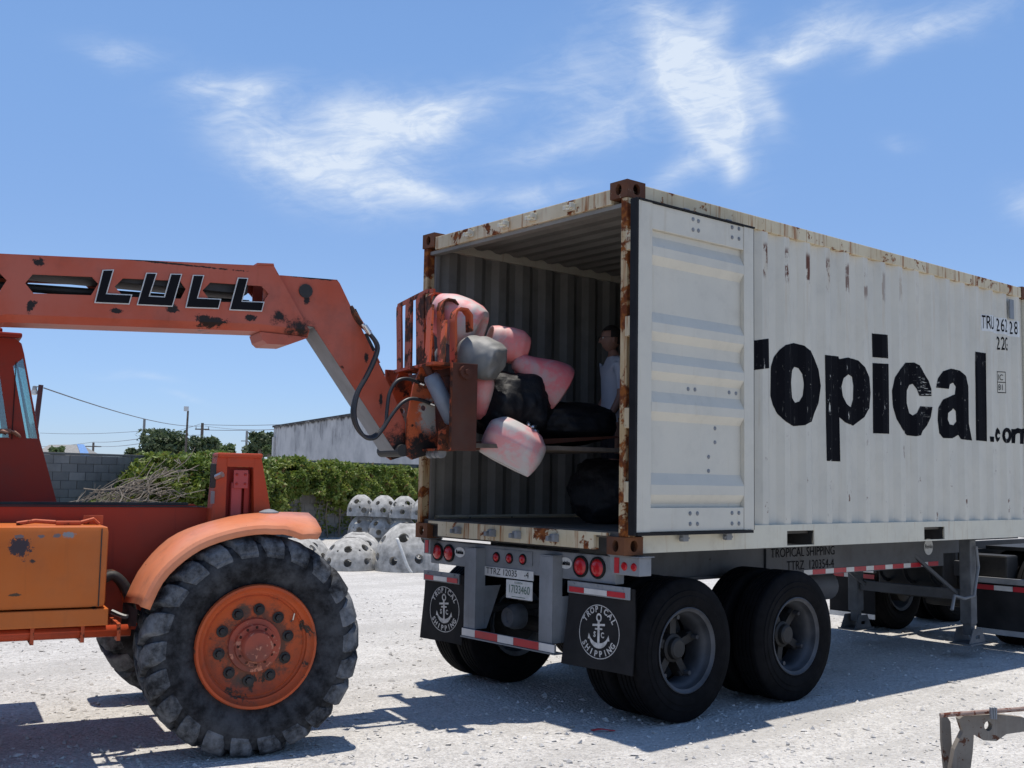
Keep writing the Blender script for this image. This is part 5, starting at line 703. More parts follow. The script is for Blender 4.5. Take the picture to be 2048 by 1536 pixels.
b = MB(); b.tube([(1.5, .30, 2.44), (1.5, .334, 2.44)], .05, 14); b.tube([(1.5, .275, 2.44), (1.5, .30, 2.44)], .022, 6); b.build('pivot_boss', M['rust'], cg)
b = MB(); b.plate([(1.36, 1.89), (1.50, 1.89), (1.50, 2.10), (1.36, 2.02)], [], XZ(.45, .47)); b.box((1.36, .47, 1.885), (1.5, .74, 1.90)); b.box((1.485, .40, 1.90), (1.50, .74, 2.11)); b.build('lower_bracket', M['orange_rust'], cg)
for y in (.52, .60, .70): MB().tube([(1.42, y, 1.868), (1.42, y + .05, 1.868)], .035, 12).build('roller', M['galv'], cg)
b = MB(); b.box((1.30, .44, 2.495), (1.52, 1.2, 2.515)); b.build('top_gusset', M['orange_rust'], cg)
def flatbar(pts, w, t=.016, wdir=(0, 1, 0)):
    """strap following pts, width along wdir"""
    b = MB(); wv = Vector(wdir) * w / 2; V = []; Fs = []; P_ = [Vector(p) for p in pts]
    for i, p in enumerate(P_):
        d = (P_[min(i + 1, len(P_) - 1)] - P_[max(i - 1, 0)]).normalized(); n = d.cross(Vector(wdir)).normalized() * t / 2
        V += [p - wv - n, p + wv - n, p + wv + n, p - wv + n]
    for i in range(len(P_) - 1):
        for k in range(4): k2 = (k + 1) % 4; Fs.append((4 * i + k, 4 * i + k2, 4 * i + 4 + k2, 4 * i + 4 + k))
    Fs += [(3, 2, 1, 0), tuple(4 * (len(P_) - 1) + k for k in range(4))]; b.add(V, Fs); return b
# backrest: uprights seen through from behind
sl = [(1.635, 1.66, .10), (1.46, 1.45, .13), (1.20, 1.22, .16), (.99, 1.07, .10), (.80, .84, .12), (.60, .60, .10)]
tops = [3.09, 3.10, 3.12, 3.11, 3.03, 2.93]
for i, (yb_, yt, w) in enumerate(sl):
    zt = tops[i]; pts = [(1.53, yb_, 2.50), (1.525, yb_ + (yt - yb_) * .5, 2.5 + (zt - 2.5) * .5), (1.52, yt, zt - .06)]
    pts += [(1.53, yt, zt - .02), (1.56, yt, zt + .005), (1.61, yt - .01, zt), (1.645, yt - .01, zt - .04), (1.65, yt - .01, zt - .16)] if i >= 3 else [(1.52, yt, zt)]
    flatbar(pts, w).build('backrest_bar', M['orange_rust'], cg, True, 40)
flatbar([(1.52, 1.70, 3.06), (1.52, 1.68, 3.10), (1.52, 1.4, 3.118), (1.52, 1.1, 3.135), (1.53, .98, 3.125)], .03, .02, (0, 0, 1)).build('backrest_top_rail', M['orange_rust'], cg)
for i, (ya, za, yb2, zb, w) in enumerate(((.92, 3.0, .78, 2.5, .09), (.66, 2.85, .52, 2.5, .07))): flatbar([(1.48, ya, za), (1.44, (ya + yb2) / 2, (za + zb) / 2), (1.40, yb2, zb)], w).build('backrest_brace', M['orange_rust'], cg)
for y in (.56, 1.28):
    b = MB(); b.plate([(1.56, 2.42), (1.60, 2.42), (1.61, 1.955), (2.95, 2.045), (2.96, 2.03), (1.72, 1.90), (1.56, 1.895)], [], XZ(y, y + .11)); b.build('fork', M['rust'], cg)
cy0, cy1 = Vector((1.33, .60, 2.47)), Vector((1.52, .56, 2.10)); d_ = (cy1 - cy0).normalized()
MB().tube([cy0 + d_ * .04, cy0 + d_ * .06, cy0 + d_ * .40, cy0 + d_ * .42], [.045, .062, .062, .05], 18).build('tilt_cylinder', M['cyl'], cg, True, 40); MB().tube([cy0 + d_ * .41, cy0 + d_ * .50], .028, 12).build('cylinder_rod', M['chrome'], cg, True); MB().tube([cy0 - d_ * .05, cy0 + d_ * .05], .03, 10).build('cylinder_eye', M['rust'], cg); MB().tube([cy0 + d_ * .485, cy0 + d_ * .56], .04, 10).build('cylinder_eye', M['rust'], cg)
# --- chassis
fr = MB(); fr.plate([(-4.7, .72), (-.45, .70), (-.30, .80), (.22, .86), (.22, 1.25), (-.10, 1.47), (-4.7, 1.47)], [], XZ(.70, .72)); fr.plate([(-4.7, .72), (-.45, .70), (.22, .86), (.22, 1.25), (-.10, 1.47), (-4.7, 1.47)], [], XZ(1.50, 1.52)); fr.box((-4.68, .721, .74), (-.35, 1.499, .76)); fr.box((.20, .721, .87), (.22, 1.499, 1.24)); fr.build('main_frame', M['frame_red'], th)
MB().box((-4.6, .69, 1.472), (-.2, .74, 1.478)).box((-2.4, .74, 1.482), (-.3, .78, 1.50)).build('frame_top_strip', M['dark'], th)
MB().box((-4.3, .75, 1.30), (-.32, 1.48, 1.43)).build('engine_deck', M['dark'], th)
MB().tube([(-3.4, .28, .76), (-.70, .28, .755)], .035, 10).build('side_step_tube', M['orange'], th, True)
for x in (-1.25, -.98, -.78): MB().box((x, .24, .70), (x + .02, .70, .80)).build('step_bracket', M['orange_rust'], th)
eb = MB().box((-3.2, .20, .90), (-.855, .66, 1.375), .035).build('engine_cover', M['orange_clean'], th, True, 40)
MB().box((-3.22, .19, .80), (-.84, .665, .897), .006).build('cover_base', M['orange_clean'], eb); MB().box((-.90, .196, .91), (-.894, .199, 1.36)).build('panel_seam', M['dark'], eb)
b = MB(); b.box((-1.14, .30, 1.376), (-1.0, .36, 1.40), .008); b.tube([(-1.35, .32, 1.385), (-1.25, .33, 1.40), (-1.14, .33, 1.392)], .012, 6); b.tube([(-1.0, .33, 1.39), (-.93, .34, 1.41), (-.9, .34, 1.38)], .012, 6); b.box((-.98, .38, 1.376), (-.87, .40, 1.43)); b.build('cover_latch', M['orange_rust'], eb)
for k in range(2): MB().tube(smooth_path([(-.86, .5 + .1 * k, 1.02), (-.78, .5 + .1 * k, 1.06), (-.70, .5 + .1 * k, .98), (-.66, .5 + .1 * k, .84), (-.6, .55, .78)]), .03, 8).build('intake_hose', M['orange_rust' if k else 'dark'], th, True)
MB().tube(smooth_path([(-.8, .35, .86), (-.72, .3, .83), (-.66, .3, .86), (-.6, .35, .80), (-.5, .45, .72)]), .014, 6).build('grease_line', M['hose'], th)
# boom support mast
mt = MB(); mt.plate([(-.20, 1.20), (-.10, 1.20), (-.10, 1.80), (-.165, 1.80)], [], XZ(.55, .70)); mt.plate([(.10, 1.20), (.26, 1.20), (.20, 1.45), (.125, 1.80), (.07, 1.80)], [], XZ(.55, .70)); mt.box((-.165, .53, 1.80), (.13, .71, 1.83), .012); mt.box((-.10, .545, 1.74), (.075, .56, 1.80)); mt.box((.20, .60, 1.38), (.30, .70, 1.43)); mo = mt.build('boom_rest', M['orange'], th)
MB().box((-.098, .64, 1.2), (.098, .66, 1.74)).build('rest_back', M['red_paint'], mo); MB().box((-.06, .58, 1.2), (.01, .639, 1.64), .01).build('cylinder_barrel', M['pink_steel'], mo); MB().box((.03, .60, 1.2), (.065, .639, 1.70), .006).build('guide_rail', M['red_paint'], mo)
p_ = MB().box((-.05, .565, 1.60), (.045, .579, 1.72), .004).build('bolt_plate', M['pink_steel'], mo)
for x in (-.03, .025):
    for z in (1.63, 1.69): MB().ball((x, .563, z), .009, 8, 4).build('bolt', M['red_paint'], p_)
MB().box((-.205, .545, 1.60), (-.168, .57, 1.76), .008).build('lamp_mount', M['dark'], mo); MB().box((-.20, .54, 1.50), (-.175, .545, 1.58)).build('worn_patch', M['galv'], mo)
MB().lathe([(0, .07), (.03, .065), (.045, .03), (.05, .0)], (.16, .45, 1.42), 'z', 14).build('filler_cap', M['galv'], th, True, 40)
# fender
fi = [(-.72, .90), (-.62, 1.12), (-.43, 1.31), (-.12, 1.415), (.10, 1.445), (.30, 1.45), (.43, 1.445)]; fo = [(-.69, .92), (-.60, 1.11), (-.42, 1.27), (-.22, 1.35), (.0, 1.385), (.20, 1.365), (.38, 1.335)]
def resample(p, n=22):
    P_ = [Vector((x, 0, z)) for x, z in p]; s_ = smooth_path(P_, 6); L_ = [0]
    for i in range(1, len(s_)): L_.append(L_[-1] + (s_[i] - s_[i - 1]).length)
    return [(float(np.interp(t * L_[-1], L_, [v.x for v in s_])), float(np.interp(t * L_[-1], L_, [v.z for v in s_]))) for t in np.linspace(0, 1, n)]
A_, B_ = resample(fi), resample(fo); rows = []
for k in range(len(A_)):
    (xa, za), (xb, zb) = A_[k], B_[k]; nx, nz = xb - 0, zb - .65; l = sqrt(nx * nx + nz * nz); dx_, dz_ = -nx / l, -nz / l
    dent = .010 * sin(k * 1.9) if k > 16 else 0
    rows.append([(xa, .46, za), (xa * .6 + xb * .4, .24, za * .6 + zb * .4 + .012), (xa * .15 + xb * .85, .06, za * .15 + zb * .85 + .012), (xb, .02, zb + dent), (xb + dx_ * .02, .008, zb + dz_ * .02 + dent), (xb + dx_ * .055, .008, zb + dz_ * .055 + dent)])
b = MB(); V = [p for r_ in rows for p in r_]; m_ = len(rows[0]); b.add(V, [(i * m_ + j, i * m_ + j + 1, (i + 1) * m_ + j + 1, (i + 1) * m_ + j) for i in range(len(rows) - 1) for j in range(m_ - 1)])
fe = b.build('fender', M['orange_fender'], th, True, 24); sm_ = fe.modifiers.new('thickness', 'SOLIDIFY'); sm_.thickness = .006
b = MB(); b.add([(-.72, .46, .90), (-.70, .05, .90), (-.70, .08, .80), (-.73, .44, .76)], [(0, 1, 2, 3)]); fl = b.build('fender_flap', M['black'], fe)
for k in range(3): MB().ball((-.605 + .028 * k, .38 - .12 * k, 1.128), .008, 6, 4).build('rivet', M['dark'], fe)
# wheels
def loader_wheel():
    w = bpy.data.objects.new('wheel', None); COL.objects.link(w); w.parent = th
    R, rr, Wd = .632, .375, .42; t = MB()
    prof = [(.07, rr - .02), (.045, rr + .01), (.02, rr + .06), (.0, rr + .12), (.004, R - .07), (.03, R - .02), (.08, R), (Wd / 2, R + .008)]; prof += [(Wd - a, r_) for a, r_ in reversed(prof[:-1])]
    t.lathe(prof, (0, 0, 0), 'y', 72)
    NL = 22; Rt = .672
    t.build('tyre', M['tyre_big'], w, True, 38); t = MB()
    for side in (0, 1):
        for k in range(NL):
            base = 2 * pi * (k + (.5 if side else 0)) / NL; V = []; Fs = []
            secs = [(.004, R - .098, R - .075, .088, -.02), (-.002, R - .07, R - .038, .098, -.01), (.010, R - .045, Rt - .040, .103, .01), (.045, R - .015, Rt - .012, .102, .035), (.10, R - .002, Rt, .094, .09), (.17, R, Rt, .080, .16), (.225, R + .004, Rt - .004, .066, .20)]
            for (yy, r0, r1, hw, sk) in secs:
                jj = random.uniform(-.004, .004)
                for (r_, s_) in ((r0, -1.12), (r0, 1.12), (r1 + jj, .92), (r1 + jj, -.92)): a = base + sk + s_ * hw; V.append((cos(a) * r_, yy if side == 0 else Wd - yy, sin(a) * r_))
            for i in range(len(secs) - 1):
                for j in range(4): j2 = (j + 1) % 4; Fs.append((4 * i + j, 4 * i + j2, 4 * i + 4 + j2, 4 * i + 4 + j))
            Fs += [(3, 2, 1, 0), tuple(4 * (len(secs) - 1) + j for j in range(4))]; t.add(V, Fs)
    tb = t.build('tread', M['tread'], w, True, 50); bv = tb.modifiers.new('worn_edges', 'BEVEL'); bv.width = .007; bv.segments = 2; bv.limit_method = 'ANGLE'; bv.angle_limit = radians(35)
    r = MB().lathe([(.075, rr - .012), (.03, rr + .0), (.012, rr - .008), (.010, rr - .022), (.03, rr - .032), (.05, rr - .05), (.052, rr - .056), (.075, rr - .058), (.082, rr - .068), (.078, rr - .078), (.10, rr - .10), (.108, .22), (.10, .16), (.20, .15), (.25, .001)], (0, 0, 0), 'y', 56); ro = r.build('rim', M['rim'], w, True, 45)
    hb = MB().lathe([(.10, .165), (.075, .16), (.07, .13), (.045, .125), (.04, .10), (.0, .095), (-.012, .085), (-.016, .03), (-.02, .0)], (0, 0, 0), 'y', 32); hb.build('hub', M['hub'], w, True, 40)
    for k in range(10):
        a = 2 * pi * k / 10 + .2; c = (cos(a) * .215, 0, sin(a) * .215); n = MB(); n.lathe([(.104, .034), (.098, .036), (.096, .022)], c, 'y', 14); n.lathe([(.10, .022), (.078, .02), (.076, .0)], c, 'y', 6); n.build('wheel_nut', M['dark'], w)
    for k in range(12): a = 2 * pi * k / 12; MB().ball((cos(a) * .112, .042, sin(a) * .112), .009, 6, 4).build('hub_bolt', M['rust'], w)
    MB().tube([(.225, .10, .13), (.232, .075, .145), (.236, .06, .185)], .006, 6).build('valve_stem', M['chrome'], w)
    return w
lw = loader_wheel(); lw.location = (0, 0, .655)
for (x, y, rz, sp) in ((0, 2.32, pi, .5), (-3.0, 0, 0, 1.1), (-3.0, 2.32, pi, 1.9)): c = copy_tree(lw, th); c.location = (x, y, .655); c.rotation_euler = (0, sp, rz)
for x in (0, -3.0): b = MB(); b.tube([(x, .25, .65), (x, 2.07, .65)], .09, 12); b.box((x - .18, .9, .5), (x + .18, 1.35, .85), .04); b.build('axle', M['orange_rust'], th)
# cab
cb = bpy.data.objects.new('cab', None); COL.objects.link(cb); cb.parent = th
side = [(-2.55, 1.2), (-1.0, 1.40), (-1.02, 1.48), (-1.15, 1.91), (-1.28, 2.50), (-1.30, 2.57), (-1.34, 2.60), (-2.5, 2.62), (-2.6, 2.3)]
winA = [(-1.345, 1.915), (-1.44, 2.42), (-2.35, 2.44), (-2.40, 1.915)]; winB = [(-1.165, 1.915), (-1.235, 1.915), (-1.345, 2.41), (-1.285, 2.47)]
for (y, m) in ((1.62, 'red_paint'), (2.34, 'orange')):
    MB().plate(side, [winA, winB], XZ(y, y + .02)).build('cab_side', M['cab_red'], cb)
    MB().plate([(-1.345, 1.915), (-1.44, 2.42), (-1.78, 2.43), (-1.78, 1.915)], [], XZ(y + .007, y + .011)).build('window_pane', M['glass'], cb); MB().plate(winB, [], XZ(y + .007, y + .011)).build('window_pane', M['glass'], cb)
b = MB(); strip(b, [(x, 1.641, z) for x, z in ((-2.55, 1.2), (-1.0, 1.40), (-1.02, 1.48), (-1.15, 1.91))], [(x, 2.339, z) for x, z in ((-2.55, 1.2), (-1.0, 1.40), (-1.02, 1.48), (-1.15, 1.91))]); b.box((-2.62, 1.641, 1.2), (-2.56, 2.339, 2.55)); b.build('cab_body', M['cab_red'], cb)
MB().box((-2.6, 1.58, 2.605), (-1.30, 2.38, 2.64), .012).box((-2.3, 1.7, 2.641), (-1.42, 2.2, 2.68), .012).build('cab_roof', M['cab_red'], cb)
MB().plate([(-1.15, 1.93), (-1.155, 1.93), (-1.285, 2.5), (-1.28, 2.5)], [], XZ(1.645, 2.335)).build('windscreen', M['glass'], cb)
MB().box((-1.33, 1.612, 1.905), (-1.345 + .02, 1.619, 2.44)).build('pillar_seal', M['black'], cb).hide_render = False
MB().box((-1.4, 1.70, 1.78), (-1.12, 2.30, 1.86), .02).build('dashboard', M['dark'], cb); MB().box((-2.45, 1.75, 1.25), (-1.95, 2.25, 1.52), .05).box((-2.5, 1.75, 1.45), (-2.38, 2.25, 2.1), .05).build('driver_seat', M['black'], cb)
MB().tube([(-1.45, 2.0 + .17 * cos(a_), 1.88 + .14 * sin(a_)) for a_ in np.linspace(0, 2 * pi, 25)], .014, 8, False).build('steering_wheel', M['black'], cb, True)
MB().tube([(-.17, .54, 1.67), (-.14, .50, 1.69)], .02, 8).build('work_lamp', M['chrome'], mo)

# ================================================================== people
def skin_mesh(joints, edges):
    me = bpy.data.meshes.new('sk'); me.from_pydata([j[0] for j in joints], edges, []); ob = bpy.data.objects.new('sk', me); COL.objects.link(ob)
    sk = ob.modifiers.new('s', 'SKIN'); sk.use_smooth_shade = True
    for i, j in enumerate(joints): r = j[1]; me.skin_vertices[0].data[i].radius = (r, r) if not isinstance(r, tuple) else r
    me.skin_vertices[0].data[0].use_root = True; sb = ob.modifiers.new('d', 'SUBSURF'); sb.levels = 2; sb.render_levels = 2
    dg = bpy.context.evaluated_depsgraph_get(); out = bpy.data.meshes.new_from_object(ob.evaluated_get(dg)); V = [tuple(v.co) for v in out.vertices]; Fs = [tuple(p.vertices) for p in out.polygons]; bpy.data.objects.remove(ob); bpy.data.meshes.remove(me); bpy.data.meshes.remove(out); return V, Fs
def hand(b, wrist, direc, palm_n, curl=.5):
    d = Vector(direc).normalized(); n = Vector(palm_n).normalized(); s_ = d.cross(n).normalized(); w = Vector(wrist)
    b.obox(w + d * .045, d * .045, s_ * .038, n * .013)
    for k, (off, ln) in enumerate(((-.028, .072), (-.010, .082), (.010, .078), (.028, .062))):
        p0 = w + d * .085 + s_ * off; p1 = p0 + (d * cos(curl * .6) + n * sin(curl * .6)) * ln * .45; p2 = p1 + (d * cos(curl * 1.5) + n * sin(curl * 1.5)) * ln * .32; p3 = p2 + (d * cos(curl * 2.3) + n * sin(curl * 2.3)) * ln * .25; b.tube([p0, p1, p2, p3], [.0095, .009, .008, .006], 7)
    p0 = w + d * .02 - s_ * .034; p1 = p0 + (d * .6 - s_ * .7 + n * .2).normalized() * .035; p2 = p1 + (d * .8 - s_ * .1 + n * .4).normalized() * .03; b.tube([p0, p1, p2], [.012, .0105, .008], 7)
def person(name, label, pose, loc, rz, glasses):
    J, E_ = pose['J'], pose['E']; b = MB(); V, Fs = skin_mesh(J, E_); b.add(V, Fs)
    for hnd in pose['hands']: hand(b, *hnd)
    hc = Vector(pose['head']); hb = MB()
    hb.ball((0, 0, 0), 1, 20, 14); vs_ = []
    for (x, y, z) in hb.v:
        X_, Y_, Z_ = x * .098, y * .076, z * .118
        if z < -.1: X_ *= 1 - .18 * (-z); Y_ *= 1 - .35 * (-z); X_ += .012 * (-z)
        if x > .8 and abs(y) < .35 and -.3 < z < .15: X_ += .016
        if x > .7 and -.65 < z < -.5: X_ += .004
        vs_.append((hc.x + X_, hc.y + Y_, hc.z + Z_))
    b.add(vs_, hb.f); b.plate([(.09, .01), (.122, -.035), (.095, -.04)], [], lambda a, c, t: (hc.x + a, hc.y + (-.013 + .026 * t), hc.z + c))
    for s_ in (-1, 1): b.ball((hc.x - .005, hc.y + s_ * .078, hc.z - .01), .03, 8, 6, (.6, .3, 1))
    me_o = b.build(name, [M['skin'], M['shirt'], M['shorts'], M['shoe']], None, True); me = me_o.data; idx = [pose['mat'](p.center) for p in me.polygons]; me.polygons.foreach_set('material_index', idx)
    me_o.location = loc; me_o.rotation_euler = (0, 0, rz); tag(me_o, label, 'person')
    hr = MB(); hr.ball((0, 0, 0), 1, 20, 12); keep = []
    hv = [(hc.x + x * .108 - .006, hc.y + y * .088, hc.z + .012 + z * .122) for x, y, z in hr.v]; hr.f = [f for f in hr.f if all(not ((hr.v[i][0] > .45 and hr.v[i][2] < .42) or hr.v[i][2] < -.55 or (hr.v[i][0] > -.05 and hr.v[i][2] < -.05)) for i in f)]; hr.v = hv; hr.m = [0] * len(hr.f); hr.build('hair', M['hair'], me_o, True)
    for s_ in (-1, 1): MB().ball((hc.x + .083, hc.y + s_ * .031, hc.z + .008), .012, 8, 6).build('eye', M['offwhite'], me_o)
    if glasses:
        gl = MB()
        for s_ in (-1, 1): gl.tube([(hc.x + .108, hc.y + s_ * .034 + .026 * cos(a_), hc.z + .005 + .019 * sin(a_)) for a_ in np.linspace(0, 2 * pi, 17)], .002, 5, False); gl.tube([(hc.x + .106, hc.y + s_ * .06, hc.z + .01), (hc.x + .0, hc.y + s_ * .082, hc.z + .012)], .002, 5)
        gl.tube([(hc.x + .11, hc.y - .008, hc.z + .01), (hc.x + .11, hc.y + .008, hc.z + .01)], .002, 5); gl.build('glasses', M['dark'], me_o)
    return me_o
st = [((0, 0, .95), (.125, .16)), ((0, 0, 1.12), (.115, .155)), ((.0, 0, 1.30), (.125, .175)), ((-.01, 0, 1.43), (.10, .15)), ((0, 0, 1.51), .055), ((.015, 0, 1.58), .05),
      ((0, .19, 1.42), .068), ((-.01, .235, 1.27), .056), ((.0, .25, 1.13), .045), ((.07, .26, 1.0), .038), ((.14, .25, .89), .028),
      ((0, -.19, 1.42), .068), ((-.01, -.235, 1.27), .056), ((.0, -.25, 1.13), .045), ((.07, -.26, 1.0), .038), ((.14, -.25, .89), .028),
      ((0, .10, .88), .098), ((.01, .11, .68), .082), ((.02, .115, .49), .055), ((-.01, .115, .30), .056), ((-.03, .115, .09), .038), ((.06, .12, .045), .042), ((.14, .13, .035), .03),
      ((0, -.10, .88), .098), ((.01, -.11, .68), .082), ((.02, -.115, .49), .055), ((-.01, -.115, .30), .056), ((-.03, -.115, .09), .038), ((.06, -.12, .045), .042), ((.14, -.13, .035), .03)]
se = [(0, 1), (1, 2), (2, 3), (3, 4), (4, 5), (3, 6), (6, 7), (7, 8), (8, 9), (9, 10), (3, 11), (11, 12), (12, 13), (13, 14), (14, 15), (0, 16), (16, 17), (17, 18), (18, 19), (19, 20), (20, 21), (21, 22), (0, 23), (23, 24), (24, 25), (25, 26), (26, 27), (27, 28), (28, 29)]
def mat_stand(c):
    if c.z < .085: return 3
    if c.z < .56: return 0
    arm = abs(c.y) > .175 and c.z < 1.40
    if arm and c.z < 1.19 : return 0
    if c.z < .90 and not (abs(c.y) > .19): return 2
    if c.z < 1.50: return 1
    return 0
pose = dict(J=st, E=se, head=(.03, 0, 1.665), hands=[((.14, .25, .89), (.45, -.05, -1), (.8, -.3, .3), .6), ((.14, -.25, .89), (.45, .05, -1), (.8, .3, .3), .6)], mat=mat_stand)
person('person', 'man in white t-shirt, dark shorts and glasses standing inside the container', pose, (1.62, 1.72, 1.345), radians(152), True).scale = (.975, .975, .975)
sd = [((-2.12, 1.98, 1.60), (.13, .16)), ((-2.16, 1.98, 1.78), (.12, .16)), ((-2.18, 1.98, 1.95), (.12, .17)), ((-2.17, 1.98, 2.07), (.09, .14)), ((-2.15, 1.98, 2.14), .055), ((-2.13, 1.98, 2.19), .05),
      ((-2.15, 1.79, 2.05), .065), ((-2.04, 1.70, 1.96), .052), ((-1.90, 1.60, 1.99), .043), ((-1.62, 1.575, 1.965), .036), ((-1.42, 1.58, 1.955), .026),
      ((-2.15, 2.17, 2.05), .065), ((-2.0, 2.22, 1.9), .05), ((-1.85, 2.2, 1.82), .042), ((-1.6, 2.12, 1.86), .03),
      ((-2.05, 2.08, 1.6), .10), ((-1.65, 2.1, 1.6), .07), ((-1.6, 2.1, 1.3), .045), ((-2.05, 1.88, 1.6), .10), ((-1.65, 1.86, 1.6), .07), ((-1.6, 1.86, 1.3), .045)]
sde = [(0, 1), (1, 2), (2, 3), (3, 4), (4, 5), (3, 6), (6, 7), (7, 8), (8, 9), (9, 10), (3, 11), (11, 12), (12, 13), (13, 14), (0, 15), (15, 16), (16, 17), (0, 18), (18, 19), (19, 20)]
def mat_seat(c):
    if c.z < 1.66 and c.x > -2.3: return 2
    if c.x > -1.98 and c.z > 1.66: return 0
    return 1 if c.z < 2.13 else 0
person('person', 'driver in the orange cab with one hand by the side window', dict(J=sd, E=sde, head=(-2.10, 1.98, 2.29), hands=[((-1.43, 1.58, 1.955), (1, .03, .03), (.1, -.1, -1), .45), ((-1.6, 2.12, 1.86), (1, -.1, .1), (.1, 0, -1), .7)], mat=mat_seat), TO, TZ, False)

# ================================================================== load on the forks
RV, UV_, FV = R_, U_, F_
def pouch(name, label, mat, c, axis, wide, rings, flip=False, lump=.012, seed=0, creases=0):
    """soft buoy: rings of (t, a, b, sag) along axis; a along 'wide', b across"""
    ax = Vector(axis).normalized(); w = Vector(wide); w = (w - ax * w.dot(ax)).normalized(); n_ = ax.cross(w); N = 28; V = []; Fs = []; c = Vector(c)
    ks = np.linspace(0, len(rings) - 1, (len(rings) - 1) * 4 + 1); R4 = [[float(np.interp(k, range(len(rings)), [r[j] for r in rings])) for j in range(3)] for k in ks]
    for (t, a, b) in R4:
        for k in range(N):
            an = 2 * pi * k / N; ca, sa = cos(an), sin(an); ex = .8; p = ax * t + w * (a * math.copysign(abs(ca) ** ex, ca)) + n_ * (b * math.copysign(abs(sa) ** ex, sa))
            q_ = p * 5 + Vector((seed * 7.1, seed * 3.3, 0)); p = p + p.normalized() * noise.noise(q_) * lump + p.normalized() * creases * abs(noise.noise(q_ * 2.3))
            V.append(c + p)
    m_ = len(R4)
    for i in range(m_ - 1):
        for k in range(N): k2 = (k + 1) % N; Fs.append((i * N + k, i * N + k2, (i + 1) * N + k2, (i + 1) * N + k))
    b_ = MB(); V0 = V[0:N]; V1 = V[-N:]; b_.add(V, Fs); c0 = sum((Vector(v) for v in V0), Vector()) / N; c1 = sum((Vector(v) for v in V1), Vector()) / N; b_.add([c0], []); b_.add([c1], []); n0 = len(V)
    b_.f += [(k, (k + 1) % N, n0) for k in range(N)] + [((m_ - 1) * N + k, (m_ - 1) * N + (k + 1) % N, n0 + 1) for k in range(N)]; b_.m += [0] * (2 * N)
    o = b_.build(name, mat, None, True, 62); sv = o.modifiers.new('soft', 'SUBSURF'); sv.levels = sv.render_levels = 1; return tag(o, label, 'buoy', 'inflatable buoys stacked on the forks')
def lu(a): return tw(a)
HV = Vector((cos(TZ), sin(TZ), 0)); LV = Vector((-sin(TZ), cos(TZ), 0)); ZV = Vector((0, 0, 1))
pouch('buoy', 'topmost mottled pink and grey buoy behind the backrest', M['buoyA'], lu((1.72, .92, 2.895)), RV * .84 - UV_ * .36 - FV * .3, UV_, [(-.22, .10, .10), (-.20, .15, .15), (-.10, .185, .18), (.02, .195, .185), (.12, .18, .17), (.18, .15, .14), (.195, .11, .10), (.17, .06, .06)], seed=1)
pouch('buoy', 'salmon pink buoy with a hollow open end, left of the largest pink one', M['buoyB'], lu((2.12, .85, 2.735)), RV * .9 - UV_ * .25 + FV * .25, UV_, [(-.05, .05, .05), (-.10, .08, .09), (-.165, .085, .10), (-.172, .105, .115), (-.12, .125, .14), (-.02, .14, .15), (.08, .135, .14), (.14, .10, .11), (.155, .06, .07)], seed=2)
pouch('buoy', 'dark grey wrinkled buoy against the rusty side plate', M['buoyG'], lu((1.775, .62, 2.585)), RV * .8 - UV_ * .3 - FV * .4, UV_, [(-.17, .10, .10), (-.14, .135, .14), (-.02, .155, .15), (.08, .15, .14), (.13, .12, .12), (.145, .07, .08)], seed=3, creases=.03)
pouch('buoy', 'large rose pink buoy lying on top of the black plastic', M['buoyC'], lu((2.36, .74, 2.48)), RV * .80 - UV_ * .55 + FV * .2, UV_ * .9 + RV * .3, [(-.27, .03, .05), (-.24, .07, .09), (-.14, .11, .13), (.0, .17, .16), (.12, .205, .17), (.17, .20, .165), (.185, .17, .14)], seed=4)
pouch('buoy', 'pale grey buoy with pinched mouth hanging lowest below the side plate', M['buoyW'], lu((1.985, .50, 1.94)), RV * -.42 - UV_ * .80 - FV * .34, RV * .87 - UV_ * .46, [(-.16, .10, .05), (-.15, .17, .10), (-.08, .235, .15), (.02, .235, .15), (.09, .225, .10), (.14, .215, .05), (.165, .205, .022), (.160, .19, .012), (.10, .16, .006)], seed=5)
pouch('buoy', 'thin sliver of pink buoy squeezed behind the side plate', M['buoyB'], lu((1.83, .74, 2.30)), RV * .12 + UV_ - FV * .1, RV, [(-.17, .02, .03), (-.12, .06, .08), (.0, .085, .12), (.12, .09, .12), (.2, .05, .06)], seed=6)
pouch('buoy', 'grey buoy seen through the backrest bars', M['buoyG'], lu((1.80, 1.15, 2.62)), LV, UV_, [(-.2, .06, .06), (-.17, .12, .12), (0, .17, .16), (.15, .13, .13), (.2, .06, .06)], seed=8)
def bundle(name, label, c, sc, seed, mat='plastic', amp=.16, rz=0.0):
    bm = bmesh.new(); bmesh.ops.create_icosphere(bm, subdivisions=5, radius=1)
    for v in bm.verts:
        p = v.co.copy(); k = 1 + amp * noise.noise(p * 1.6 + Vector((seed, 0, 0))) + amp * .55 * abs(noise.noise(p * 4.0 + Vector((0, seed, 0)))) + amp * .22 * abs(noise.noise(p * 9 + Vector((0, 0, seed)))); p = Vector([math.copysign(abs(q_) ** .82, q_) for q_ in p]) * k; v.co = Vector((p.x * sc[0], p.y * sc[1], p.z * sc[2]))
    o = MB().bm(bm).build(name, M[mat], None, True); o.location = c; o.rotation_euler = (0, 0, TZ + rz); return tag(o, label, 'bundle')
bd = bundle('plastic_wrapped_bundle', 'glossy black plastic wrapped bundle sitting on the forks under the pink buoys', lu((2.14, .88, 2.26)), (.30, .33, .27), 2.0)
bundle('plastic_wrapped_bundle', 'low black plastic bundle on the fork tips, before the standing man', lu((2.68, .98, 2.15)), (.42, .36, .17), 5.0)
bundle('plastic_wrapped_bundle', 'black plastic heap on the container floor in front of the man', (1.10, 1.22, 1.60), (.30, .38, .27), 9.0)
sb = MB(); 
